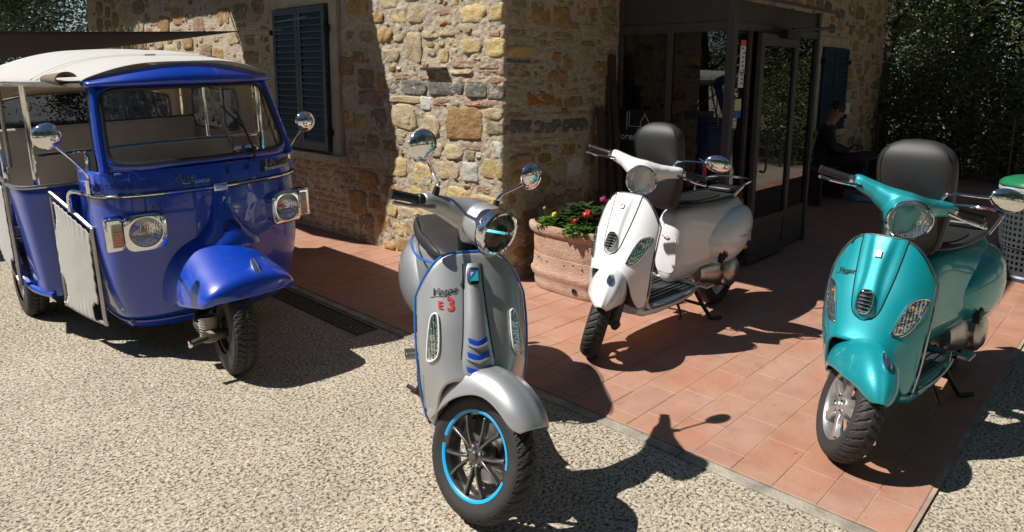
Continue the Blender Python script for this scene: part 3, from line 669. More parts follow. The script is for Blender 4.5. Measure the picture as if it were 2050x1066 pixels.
mobj('occluder_cloth', V, [tuple(range(n_))[::-1], tuple(range(n_, 2 * n_))] + [(k, (k + 1) % n_, n_ + (k + 1) % n_, n_ + k) for k in range(n_)], 'sail', aw, False)
q = MB(); q.tube([(0, 2.1, -.5), (-1.05, 2.3, -.01)], .012, 6); q.tube([(0, 4.5, -.5), (-1.8, 4.5, -.01)], .012, 6); q.build('occluder_arm', 'darkmetal', aw)

# ---- terracotta planter with flowers
pot = empty('planter', (.27, -.52, 0), 0, 'large rectangular terracotta planter with moulded bands at the corner of the house', 'planter')
prof = [(.0, .86), (.012, .90), (.05, .915), (.085, .915), (.10, .955), (.125, .985), (.145, .985), (.155, .95), (.20, .935), (.255, .935), (.258, .915), (.265, .925), (.33, .93), (.40, .935), (.405, .965), (.412, 1.0), (.435, 1.035), (.462, 1.04), (.480, 1.01), (.480, .93), (.44, .86), (.40, .85)]
def prect(a, b, z, n=56):
    return [Vector((x, y, z)) for x, y in sring(0, 0, a, b, n, 3.0)]
q = MB()
secs = []
for z, k in prof:
    rg = prect(.215 * k + .0, .40 * k + .0, z)
    secs.append([p + Vector((nz3((p.x, p.y, z), 6, 2) * .006, nz3((p.y, p.x, z), 6, 2) * .006, nz3((p.x, p.y, 0), 5, 2) * .004)) for p in rg])
q.loft(secs, cap=False); q.build('pot_body', 'terracotta', pot, True, 50)
q = MB(); q.lathe([(.0, .0), (.018, 0), (.021, .006), (.014, .008), (.0, -.004)], (-.196, -.1, .055), (-1, 0, 0), 14); q.build('drain_hole', 'dark', pot)
q = MB(); q.loft([prect(.18, .34, .425), prect(.02, .02, .44)], cap=True); q.build('soil', 'soil', pot)
band = MB()
for k in range(9):
    y0 = -.34 + k * .078
    band.lathe([(0, .002), (.005, .002), (.006, -.004)], (-.2015, y0 + .02, .22 + .018 * (k % 2)), (-1, 0, 0), 8)
band.build('band_hole', 'dark', pot)
def bedding(name, loc, rad, hgt, nleaf, lsize, label, flowers, mat='plantleaf'):
    root = empty(name, loc, 0, label, 'flower' if flowers else 'plant', 'flowering plants in the planter'); r = random.Random(hash(label) % 9999 if False else len(label) * 31)
    V = []; F = []
    for k in range(nleaf):
        a = r.uniform(0, 6.28); rr = rad * math.sqrt(r.random()); z = hgt * r.random() ** .7 * (1 - .5 * (rr / rad) ** 2)
        p = Vector((rr * math.cos(a), rr * math.sin(a), z)); d = Vector((math.cos(a), math.sin(a), r.uniform(-.2, .9))).normalized(); s = d.cross(Vector((0, 0, 1))).normalized(); l = lsize * r.uniform(.6, 1.2); w = l * r.uniform(.25, .45)
        k0 = len(V); nn = s.cross(d)
        V += [p, p + d * l * .5 + s * w, p + d * l - nn * l * .15, p + d * l * .5 - s * w]; F.append((k0, k0 + 1, k0 + 2, k0 + 3))
    mobj('foliage', V, F, mat, root, False)
    st = MB()
    for (fx, fy, fz, fr, fm) in flowers:
        st.tube([(fx * .3, fy * .3, 0), (fx * .8, fy * .8, fz * .6), (fx, fy, fz)], .0035, 5, smooth=4)
    if flowers: st.build('stem', mat, root)
    for (fx, fy, fz, fr, fm) in flowers:
        V = []; F = []
        for k in range(90):
            th = r.uniform(0, 6.28); ph = r.uniform(-.3, 1.5); d = Vector((math.cos(th) * math.cos(ph), math.sin(th) * math.cos(ph), math.sin(ph))); p = Vector((fx, fy, fz)) + d * fr * r.uniform(.6, 1) * .85
            s = d.orthogonal().normalized(); s.rotate(Matrix.Rotation(r.uniform(0, 6.28), 3, d)); t_ = d.cross(s); l = fr * .38; k0 = len(V)
            V += [p - s * l - t_ * l * .3, p + t_ * l, p + s * l - t_ * l * .3 + d * l * .4, p - t_ * l * .9]; F.append((k0, k0 + 1, k0 + 2, k0 + 3))
        mobj('flower_head', V, F, fm, root, False)
    return root
M['fl_y'] = plain('yellow_petals', (.75, .62, .02), .6, dirt=.2); M['fl_r'] = plain('red_petals', (.70, .03, .015), .55, dirt=.3)
M['fl_w'] = plain('pale_petals', (.55, .6, .75), .6); M['fl_p'] = plain('pink_petals', (.40, .02, .12), .6, dirt=.3)
bedding('flowering_plant', (.17, -.33, .43), .095, .09, 340, .05, 'bright yellow marigold at the left end of the planter', [(-.01, -.03, .11, .026, 'fl_y'), (-.02, .06, .15, .012, 'fl_y')])
bedding('flowering_plant', (.16, -.62, .43), .12, .09, 420, .055, 'red geranium leaning over the front rim of the planter', [(.0, -.03, .155, .038, 'fl_r'), (-.03, .08, .09, .02, 'fl_r'), (-.03, .05, .105, .016, 'fl_r')])
bedding('flowering_plant', (.33, -.5, .43), .18, .19, 620, .065, 'dark leafy petunia bush in the shaded rear of the planter', [(.08, -.1, .22, .03, 'fl_p')], 'leafdark')
bedding('flowering_plant', (.24, -.80, .43), .10, .12, 330, .055, 'pale white geranium at the right end of the planter', [(.0, .0, .17, .03, 'fl_w')])

# ---- trees and hedge
def leaves(n, cen, rad, size, seed, clump=26, low=-1):
    r = np.random.default_rng(seed); nc = max(1, n // clump)
    d = r.normal(size=(nc, 3)); d /= np.linalg.norm(d, axis=1)[:, None]; rr = r.uniform(.35, 1, nc) ** .45
    c = d * rr[:, None] * np.array(rad) + np.array(cen)
    k = r.integers(0, nc, n); spread = .16 * np.mean(rad)
    p = c[k] + r.normal(size=(n, 3)) * spread * r.uniform(.3, 1, nc)[k][:, None]
    p = p[p[:, 2] > low]; n = len(p)
    a = r.normal(size=(n, 3)); a[:, 2] *= .6; a /= np.linalg.norm(a, axis=1)[:, None]; b = np.cross(a, r.normal(size=(n, 3))); b /= np.linalg.norm(b, axis=1)[:, None]
    l = (size * r.uniform(.6, 1.3, n))[:, None]; w = l * .42
    V = np.stack([p, p + a * l * .5 + b * w * .5, p + a * l, p + a * l * .5 - b * w * .5], 1).reshape(-1, 3)
    return V
def quadmesh(name, V, mat):
    me = bpy.data.meshes.new(name); n = len(V) // 4; me.vertices.add(len(V)); me.vertices.foreach_set('co', V.astype(np.float32).ravel())
    me.loops.add(len(V)); me.loops.foreach_set('vertex_index', np.arange(len(V), dtype=np.int32)); me.polygons.add(n); me.polygons.foreach_set('loop_start', np.arange(0, len(V), 4, dtype=np.int32))
    me.polygons.foreach_set('loop_total', np.full(n, 4, dtype=np.int32)) if False else None
    me.materials.append(mat); me.update(calc_edges=True); me.validate(); return me
CROWN = [quadmesh('crown', leaves(26000, (0, 0, 2.9), (1.7, 1.7, 2.9), .095, 11, 30, .05), M['leaf']),
         quadmesh('crown', leaves(24000, (0, 0, 3.6), (2.1, 2.1, 2.6), .10, 12, 30, .3), M['leafdark']),
         quadmesh('crown', leaves(14000, (0, 0, 1.1), (1.3, 1.3, 1.2), .075, 13, 20, .02), M['leaf'])]
def trunk_mesh(h, r0, seed):
    r = random.Random(seed); q = MB(); pts = [(0, 0, -.1)]; x = y = 0
    for k in range(1, 6): x += r.uniform(-.12, .12); y += r.uniform(-.12, .12); pts.append((x, y, h * k / 5))
    q.tube(pts, [r0, r0 * .35], 9, smooth=3)
    for k in range(9):
        z = h * r.uniform(.25, .95); a = r.uniform(0, 6.28); L_ = r.uniform(.8, 1.7); i = min(4, int(z / h * 5)); bx, by = pts[i][0], pts[i][1]
        q.tube([(bx, by, z), (bx + math.cos(a) * L_ * .5, by + math.sin(a) * L_ * .5, z + .3 * L_), (bx + math.cos(a + .3) * L_, by + math.sin(a + .3) * L_, z + .8 * L_)], [r0 * .35, r0 * .1], 6, smooth=3)
    o = q.build('trunk', 'bark', None); me = o.data; bpy.data.objects.remove(o); return me
TRUNK = [trunk_mesh(4.6, .14, 3), trunk_mesh(5.2, .18, 4), trunk_mesh(1.6, .05, 5)]
def tree(x, y, k, s, rz, label, cat='tree', name='leafy_tree', group=None, z=-.02):
    root = empty(name, (x, y, z), rz, label, cat, group); root.scale = (s, s, s)
    for nm, me in (('trunk', TRUNK[k]), ('crown', CROWN[k])): link(bpy.data.objects.new(nm, me), root)
    return root
tree(10.3, .4, 0, .95, .3, 'bushy olive-green tree just behind the railing where the stone wall ends', group='trees behind the terrace railing')
tree(10.6, -1.5, 0, 1.0, 2.1, 'light-leaved tree behind the railing in the middle of the green screen', group='trees behind the terrace railing')
tree(10.5, -3.6, 0, 1.05, 4.0, 'pale leafy tree behind the railing near the right picture edge', group='trees behind the terrace railing')
tree(12.6, -.4, 1, 1.15, 1.0, 'dark evergreen tree behind the olive-green ones, beside the house corner', group='trees behind the terrace railing')
tree(13.2, -2.8, 1, 1.1, 3.0, 'dark evergreen tree behind the pale trees at the upper right', group='trees behind the terrace railing')
tree(12.6, -5.2, 1, 1.0, 5.0, 'dark evergreen tree furthest right beyond the bins', group='trees behind the terrace railing')
tree(14.5, 2.0, 1, 1.3, 4.4, 'tall dark tree far behind the end of the house', group='trees behind the terrace railing')
for i, (x, y) in enumerate(((9.3, .1), (9.25, -1.1), (9.35, -2.2), (9.3, -3.3))):
    tree(x, y, 2, .8 + .06 * (i % 2), i * 1.7, ['low shrub behind the railing next to the stone wall', 'low shrub behind the railing, second from the stone wall', 'low shrub behind the railing, left of the bins', 'low shrub behind the railing above the bins'][i], 'shrub', 'shrub', 'shrubs along the railing')
tree(-1.0, 17.5, 1, 1.1, .5, 'dark tree at the far left behind the house, seen over the white roof', group='trees behind the house')
tree(2.4, 18.5, 0, 1.2, 1.5, 'lighter green tree beyond the left house wall above the sail', group='trees behind the house')
tree(-2.6, 9.9, 1, .95, 1.1, 'dark tree standing beside the far end of the left wall, behind the sail', group='trees behind the house')
tree(.2, 22, 1, 1.5, 1.9, 'tall dark tree far beyond the end of the left wall', group='trees behind the house')
tree(-4.5, 18, 1, 1.2, 2.5, 'dark tree at the upper left picture corner', group='trees behind the house')
WOOD = ['%s tree of the surrounding wood, %s' % (a, b) for a, b in (('pale-leaved', 'beyond the right end of the railing'), ('dark', 'to the right of the terrace beyond the bins'), ('pale-leaved', 'right of the camera, the one nearest the pavement edge'), ('dark', 'right of the camera, second along the drive'), ('dark', 'right behind the camera, third along the drive'), ('pale-leaved', 'right behind the camera, between two dark trees'), ('dark', 'behind the camera, fifth along the drive'), ('dark', 'straight behind the camera'), ('pale-leaved', 'behind the camera towards the left'), ('dark', 'left of the pale tree behind the camera'), ('dark', 'left of the drive, level with the porch'), ('pale-leaved', 'left of the drive, level with the three-wheeler'), ('dark', 'left of the drive, furthest back'), ('dark', 'left of the drive, outermost in its row'))]
for i, (x, y, k, s) in enumerate(((12, -8, 0, 1.5), (8.5, -9.8, 1, 1.4), (4.5, -10.5, 0, 1.7), (2, -12.5, 1, 1.7), (-1.5, -11.5, 1, 1.6), (-5, -12, 0, 1.8), (-8, -11.5, 1, 1.6), (-10.5, -9, 1, 1.6), (-13, -6, 0, 1.8), (-13.5, -3, 1, 1.5), (-14.5, .5, 1, 1.5), (-15.5, 4.5, 0, 1.3), (-13, 12, 1, 1.0), (-16, 8.5, 1, 1.1))):
    tree(x, y, k, s, i * 1.3, WOOD[i], group='trees of the surrounding wood')

# ---- iron railing at the end of the terrace
fence = empty('iron_railing', (8.4, -4.2, 0), 0, 'dark iron railing along the far edge of the terrace in front of the trees', 'railing')
q = MB(); q.tube([(0, 4.2, .93), (0, -4.8, .93)], .016, 8); q.build('top_rail', 'darkmetal', fence)
q = MB(); q.tube([(0, 4.2, .10), (0, -4.8, .10)], .012, 8); q.build('bottom_rail', 'darkmetal', fence)
pm = MB(); pm.tube([(0, 0, 0), (0, 0, 1.0)], .02, 8); b0 = None
for k in range(6):
    if b0 is None: b0 = pm.build('post', 'darkmetal', fence); b0.location = (0, 4.1, 0)
    else: inst(b0, fence, (0, 4.1 - 1.75 * k, 0))
pm = MB(); pm.tube([(0, 0, .10), (0, 0, .93)], .007, 6); b0 = None
for k in range(64):
    if k % 13 == 0: continue
    loc = (0, 4.1 - 1.75 / 13 * k, 0)
    if b0 is None: b0 = pm.build('baluster', 'darkmetal', fence); b0.location = loc
    else: inst(b0, fence, loc)

# ================================================================== BINS, BENCH, PERSON
M['binplastic'] = plain('grey_bin_plastic', (.055, .062, .068), .42, dirt=.15, spec=.5)
M['green'] = plain('green_lid_plastic', (.015, .17, .075), .35, dirt=.15)
M['bluelid'] = plain('blue_lid_plastic', (.01, .07, .55), .35)
M['bag'] = plain('clear_bag_plastic', (.45, .46, .47), .25, 0, spec=.8, bumps=(45, .9, .01))
def litter_bin(x, y, lid, label):
    root = empty('litter_bin', (x, y, 0), .3, label, 'bin', 'round perforated bins')
    # perforated wall: a ring of bars and hoops leaves real square holes
    H = .68; rt = .262; rb = .232
    def rad(z): return rb + (rt - rb) * z / H
    q = MB(); n = 44; rows = 12; z0 = .075; z1 = .60
    def wallp(a, z, d=0): r_ = rad(z) - d; return Vector((r_ * math.cos(a), r_ * math.sin(a), z))
    def panel(a0, a1, za, zb):
        k = 2; V = []
        for d in (0, .008):
            for i in range(k + 1):
                a = a0 + (a1 - a0) * i / k
                V += [wallp(a, za, d), wallp(a, zb, d)]
        o_ = 2 * (k + 1); F = []
        for i in range(k): F += [(2 * i, 2 * i + 2, 2 * i + 3, 2 * i + 1), (o_ + 2 * i, o_ + 2 * i + 1, o_ + 2 * i + 3, o_ + 2 * i + 2), (2 * i, o_ + 2 * i, o_ + 2 * i + 2, 2 * i + 2), (2 * i + 1, 2 * i + 3, o_ + 2 * i + 3, o_ + 2 * i + 1)]
        F += [(0, 1, o_ + 1, o_), (2 * k, o_ + 2 * k, o_ + 2 * k + 1, 2 * k + 1)]
        q.add(V, F)
    da = 2 * math.pi / n; dz = (z1 - z0) / rows
    for j in range(rows + 1):
        zc = z0 + dz * j
        for i in range(n): panel(i * da, (i + 1) * da, zc - dz * .21, zc + dz * .21)
    for i in range(n):
        a = i * da; solid = i % 11 == 0 or i % 11 == 1
        for j in range(rows): panel(a - da * (.5 if solid else .22), a + da * (.5 if solid else .22), z0 + dz * (j + .21), z0 + dz * (j + .79))
    q.lathe([(rad(.0) + .012, 0), (rad(0) + .014, .03), (rad(.05) + .002, .045), (rad(.07), .07), (rad(.07) - .01, .07), (.0, .02), (0, 0)], n=44, axis=(0, 0, 1))
    q.lathe([(rad(.60) - .01, .62), (rad(.60), .62), (rad(.66) + .01, .66), (rad(.68) + .014, .68), (rad(.68) + .004, .695), (rad(.66) - .01, .68), (rad(.60) - .01, .62)], n=44, axis=(0, 0, 1))
    q.build('bin_body', 'binplastic', root, True, 30)
    q = MB(); q.lathe([(.205, .03), (.222, .62), (.218, .62), (.2, .04), (0, .04)], n=30, axis=(0, 0, 1)); q.build('liner', 'dark', root)
    q = MB(); q.surf(lambda u, v: Vector(((rt + .003 + .012 * math.sin(v * 3.1) + .006 * math.sin(u * 62) * v) * math.cos(6.2832 * u), (rt + .003 + .012 * math.sin(v * 3.1) + .006 * math.sin(u * 62) * v) * math.sin(6.2832 * u), .735 - v * .075 + .008 * math.sin(u * 37))), 120, 5, cu=True); q.build('bin_bag', 'bag', root)
    q = MB(); q.lathe([(.0, .80), (.1, .798), (.2, .785), (.255, .765), (.278, .742), (.282, .725), (.272, .722), (.26, .735), (0, .76)], n=44, axis=(0, 0, 1)); q.build('bin_lid', lid, root)
    q = MB(); q.tube([(rad(.3) * 1.02 * math.cos(a), rad(.3) * 1.02 * math.sin(a), .245 + .02 * math.sin(a)) for a in np.linspace(0, 6.283, 40)], .003, 5); q.build('cord', 'wood', root)
    q = MB(); a = R(205) - .3; T = Matrix.Rotation(a, 4, 'Z') @ Matrix.Translation((rad(.05) + .011, 0, .045)); q.box(-.001, -.03, -.014, .002, .03, .014, 0, T); q.build('bin_label', 'white_print', root, False)
    return root
litter_bin(3.02, -2.80, 'green', 'grey perforated litter bin with a green lid, behind the turquoise scooter')
litter_bin(3.72, -2.93, 'bluelid', 'grey perforated litter bin with a blue lid, behind the green-lidded bin')

bench = empty('bench', (6.2, -.32, 0), 0, 'dark wooden bench along the shaded wall under the right window', 'bench')
for k in range(4):
    q = MB(); q.box(-1.35, -.2 + k * .1, .42, 1.5, -.11 + k * .1, .45); q.build('slat', 'wood', bench, False, bevel=.003)
for xk in (-1.25, -.45, .45, 1.35): q = MB(); q.box(xk - .03, -.18, 0, xk + .03, .17, .42); q.build('leg', 'wood', bench, False, bevel=.003)
bagr = empty('shoulder_bag', (6.5, -.32, .45), 0, 'dark bag lying on the bench beside the seated person', 'bag')
q = MB(); q.loft([[Vector((x_, y_, .0 + .15 * 0)) for x_, y_ in sring(0, 0, .16, .09)], [Vector((x_, y_, .07)) for x_, y_ in sring(0, 0, .18, .10)], [Vector((x_, y_, .12)) for x_, y_ in sring(0, .0, .15, .07)], [Vector((x_, y_, .14)) for x_, y_ in sring(0, 0, .08, .03)]]); q.build('bag_body', 'dark', bagr, sub=1)
q = MB(); q.tube([(-.12, 0, .12), (-.14, -.08, .2), (.05, -.13, .15), (.13, -.02, .11)], .012, 6, smooth=4); q.build('bag_strap', 'black', bagr)

# seated person looking down at a phone; faces -y, away from the wall
M['skin'] = plain('skin', (.30, .16, .10), .5, dirt=.1); M['hair'] = plain('black_hair', (.008, .007, .006), .5)
M['jacket'] = plain('navy_jacket', (.008, .010, .018), .75, dirt=.3, bumps=(40, .5, .006)); M['jeans'] = plain('dark_jeans', (.010, .014, .026), .8, dirt=.3, bumps=(50, .3, .004))
M['shoe'] = plain('blue_white_shoe', (.18, .28, .42), .6)
def skin_fig(name, verts, edges, rad, mat, parent, root=0, sub=2):
    me = bpy.data.meshes.new(name); me.from_pydata(verts, edges, []); me.materials.append(M[mat]); o = link(bpy.data.objects.new(name, me), parent)
    o.modifiers.new('s', 'SKIN'); sv = me.skin_vertices[0].data
    for i, r_ in enumerate(rad): sv[i].radius = (r_, r_) if not isinstance(r_, tuple) else r_
    sv[root].use_root = True
    s_ = o.modifiers.new('u', 'SUBSURF'); s_.levels = sub; s_.render_levels = sub
    dg_ = bpy.context.evaluated_depsgraph_get(); nm = bpy.data.meshes.new_from_object(o.evaluated_get(dg_)); nm.polygons.foreach_set('use_smooth', [True] * len(nm.polygons))
    o.modifiers.clear(); o.data = nm; nm.name = name
    if not nm.materials: nm.materials.append(M[mat])
    return o
pe = empty('person', (5.50, -.30, 0), R(20), 'person in a dark jacket and jeans sitting on the bench looking down at a phone', 'person')
# local frame: faces -y
J = dict(pel=(0, 0, .50), wa=(0, .02, .66), ch=(0, -.01, .84), up=(0, -.04, .95), ne=(0, -.07, 1.02), hd=(0, -.12, 1.10), ht=(0, -.13, 1.20),
         sl=(.17, -.03, .93), el=(.25, -.08, .68), wl=(.10, -.28, .62), sr=(-.17, -.03, .93), er=(-.25, -.08, .68), wr=(-.10, -.28, .63),
         hl=(.09, -.02, .50), kl=(.14, -.44, .52), al=(.19, -.50, .12), fl=(.21, -.62, .05), hr=(-.09, -.02, .50), kr=(-.11, -.46, .54), ar=(-.03, -.44, .13), fr=(-.02, -.57, .05))
names = list(J); idx = {k: i for i, k in enumerate(names)}
E_ = [('pel', 'wa'), ('wa', 'ch'), ('ch', 'up'), ('up', 'ne'), ('ne', 'hd'), ('hd', 'ht'), ('up', 'sl'), ('sl', 'el'), ('el', 'wl'), ('up', 'sr'), ('sr', 'er'), ('er', 'wr'), ('pel', 'hl'), ('hl', 'kl'), ('kl', 'al'), ('al', 'fl'), ('pel', 'hr'), ('hr', 'kr'), ('kr', 'ar'), ('ar', 'fr')]
RD = dict(pel=(.14, .11), wa=(.13, .10), ch=(.15, .11), up=(.11, .08), ne=.055, hd=(.075, .085), ht=(.07, .085), sl=.065, el=.048, wl=.030, sr=.065, er=.048, wr=.030, hl=.09, kl=.062, al=.04, fl=.035, hr=.09, kr=.062, ar=.04, fr=.035)
body = skin_fig('body', [J[k] for k in names], [(idx[a], idx[b]) for a, b in E_], [(RD[k] if k in ('ne', 'hd', 'ht', 'wl', 'wr') else tuple(x * .6 for x in RD[k]) if isinstance(RD[k], tuple) else RD[k] * .6) for k in names], 'skin', pe)
def clothed(name, ks, mat, grow):
    ii = {k: i for i, k in enumerate(ks)}
    return skin_fig(name, [J[k] for k in ks], [(ii[a], ii[b]) for a, b in E_ if a in ii and b in ii], [tuple(x + grow for x in RD[k]) if isinstance(RD[k], tuple) else RD[k] + grow for k in ks], mat, pe)
clothed('jacket', ['pel', 'wa', 'ch', 'up', 'sl', 'el', 'wl', 'sr', 'er', 'wr'], 'jacket', .018)
clothed('trousers', ['pel', 'hl', 'kl', 'al', 'hr', 'kr', 'ar'], 'jeans', .016)
for sx in ('l', 'r'):
    a_, f_ = Vector(J['a' + sx]), Vector(J['f' + sx]); q = MB()
    d = (f_ - a_); d.z = 0; d.normalize(); s_ = Vector((-d.y, d.x, 0)); c = a_ - d * .05
    q.loft([[Vector((c.x, c.y, 0)) + d * (v_ * k_ + off) + s_ * (u_ * w_) + Vector((0, 0, z_)) for u_, v_ in sring(0, 0, 1, 1, 16, 2.6)] for z_, w_, k_, off in ((0, .045, .135, .09), (.025, .05, .14, .09), (.05, .046, .12, .08), (.085, .04, .07, .03), (.10, .036, .05, .02))])
    q.build('shoe', 'shoe', pe, sub=1)
# head details
H0 = Vector(J['hd']) + Vector((0, 0, .035)); tiltm = Matrix.Rotation(R(38), 4, 'X')
def hm(p): return H0 + (tiltm @ Vector(p))
q = MB(); q.surf(lambda u, v: hm((.079 * math.sin(v * math.pi * .62) * math.cos(u * 6.2832), .018 + .092 * math.sin(v * math.pi * .62) * math.sin(u * 6.2832), .028 + .092 * math.cos(v * math.pi * .62))) if True else None, 26, 12, cu=True)
q.build('hair', 'hair', pe)
q = MB(); q.loft([[hm((x_, -.088 + y_, z_)) for x_, y_ in sring(0, 0, w_, .012, 10, 2)] for z_, w_ in ((-.035, .008), (-.03, .016), (-.01, .010), (.012, .006))]); q.build('nose', 'skin', pe)
for s_ in (-1, 1):
    q = MB(); q.lathe([(.0, -.006), (.012, -.004), (.013, .003), (0, .006)], hm((s_ * .03, -.082, .012)), (0, 1, 0), 12); q.build('eye', 'white_print', pe)
    q = MB(); q.lathe([(0, -.008), (.012, -.006), (.018, .0), (.01, .006), (0, .006)], hm((s_ * .079, 0, .0)), (1, 0, 0), 12); q.build('ear', 'skin', pe)
    # hand with palm, four fingers and a thumb round the phone
    w_ = Vector(J['w' + ('l' if s_ > 0 else 'r')]); pv = [w_, w_ + Vector((-s_ * .03, -.045, .005)), w_ + Vector((-s_ * .045, -.085, .012))]; pe_ = [(0, 1), (1, 2)]; rd_ = [.024, (.034, .016), (.03, .014)]
    for f_ in range(4):
        b = len(pv); base = pv[2] + Vector(((f_ - 1.5) * .017, -.012, 0)); L_ = (.030, .034, .032, .025)[f_]
        pv += [base, base + Vector((-s_ * .006, -L_, .004)), base + Vector((-s_ * .022, -L_ * 1.35, .022))]; pe_ += [(2, b), (b, b + 1), (b + 1, b + 2)]; rd_ += [.0095, .0085, .0075]
    b = len(pv); pv += [pv[1] + Vector((-s_ * .02, .005, .022)), pv[1] + Vector((-s_ * .035, -.03, .036))]; pe_ += [(1, b), (b, b + 1)]; rd_ += [.011, .009]
    skin_fig('hand', pv, pe_, rd_, 'skin', pe)
ph = empty('mobile_phone', (5.50, -.30, 0), R(20), 'dark mobile phone held in both hands by the seated person', 'phone')
q = MB(); T = Matrix.Translation((0, -.395, .672)) @ Matrix.Rotation(R(35), 4, 'X'); q.box(-.036, -.075, -.004, .036, .075, .004, 0, T); q.build('phone_body', 'black', ph, False, bevel=.002)
q = MB(); q.box(-.032, -.068, .0042, .032, .068, .005, 0, T); q.build('screen', 'dark_print', ph, False)

# ================================================================== SCOOTERS
M['darkbowl'] = plain('dark_lamp_housing', (.10, .10, .095), .18, .8)
# local frame: x forward, y to the scooter's left, z up, origin where the front tyre meets the ground
RAKE = R(26)
def shield_xc(z): return interp([(.10, .02), (.25, -.03), (.40, -.055), (.50, -.075), (.62, -.125), (.74, -.19), (.88, -.265)], z)
def shield_w(z): return interp([(.15, .145), (.25, .165), (.38, .188), (.50, .20), (.62, .203), (.74, .197), (.82, .188), (.89, .178)], z)
def shield_dep(z): return interp([(.15, .17), (.30, .17), (.45, .145), (.60, .12), (.75, .10), (.88, .085)], z)
def shieldF(y, z, h=0):
    w = shield_w(z); t = min(abs(y) / w, 1.1); d = shield_dep(z)
    x = shield_xc(z) - d * (.35 * t ** 2 + .65 * t ** 3.6)
    # normal (approximate) for the offset
    e = 1e-3
    def X(y, z): w = shield_w(z); t = min(abs(y) / w, 1.1); return shield_xc(z) - shield_dep(z) * (.35 * t ** 2 + .65 * t ** 3.6)
    nx = Vector((1, -(X(y + e, z) - X(y - e, z)) / (2 * e), -(X(y, z + e) - X(y, z - e)) / (2 * e))).normalized() if h else Vector((0, 0, 0))
    return Vector((x, y, z)) + nx * h
def z_top(u): return .872 - .155 * abs(u) ** 4.2 - .012 * u * u
def z_bot(u):
    a = abs(u)
    return .475 - .035 * a ** 2 if a < .45 else interp([(.45, .468), (.6, .448), (.72, .40), (.80, .325), (.86, .285), (.92, .262), (1, .27)], a)
def tyre_mesh(r_out, w, r_rim, grooves=40):
    """inflated tyre with a cut herringbone tread"""
    q = MB(); nt_, npz = 380, 38; hw = w / 2; h = r_out - r_rim
    def fn(u, v):
        a = u * 2 * math.pi; p = (v - .5) * 2            # -1..1 across
        ang = p * 2.45
        y = hw * math.sin(max(-1.5708, min(1.5708, ang))) if abs(ang) < 1.5708 else hw * math.copysign(1, p) * (1 - .22 * (abs(ang) - 1.5708) ** 1.2)
        rr = r_rim + h * (.45 + .55 * math.cos(ang)) if abs(ang) < 1.5708 else r_rim + h * .45 * (1 - (abs(ang) - 1.5708) / (2.45 - 1.5708))
        if abs(ang) < 1.35:
            s = abs(ang); ph = (u * grooves + .9 * s + (.5 if p > 0 else 0)) % 1
            g = 0
            if .12 < s < 1.08 and ph < .22: g = 1
            ph2 = (u * grooves + 1.9 * s + .45) % 1
            if .55 < s < 1.12 and ph2 < .13: g = 1
            rr -= .0052 * g
        return Vector((rr * math.cos(a), y, rr * math.sin(a)))
    q.surf(fn, nt_, npz, cu=True); return q
def rotY(a): return Matrix.Rotation(a, 4, 'Y')
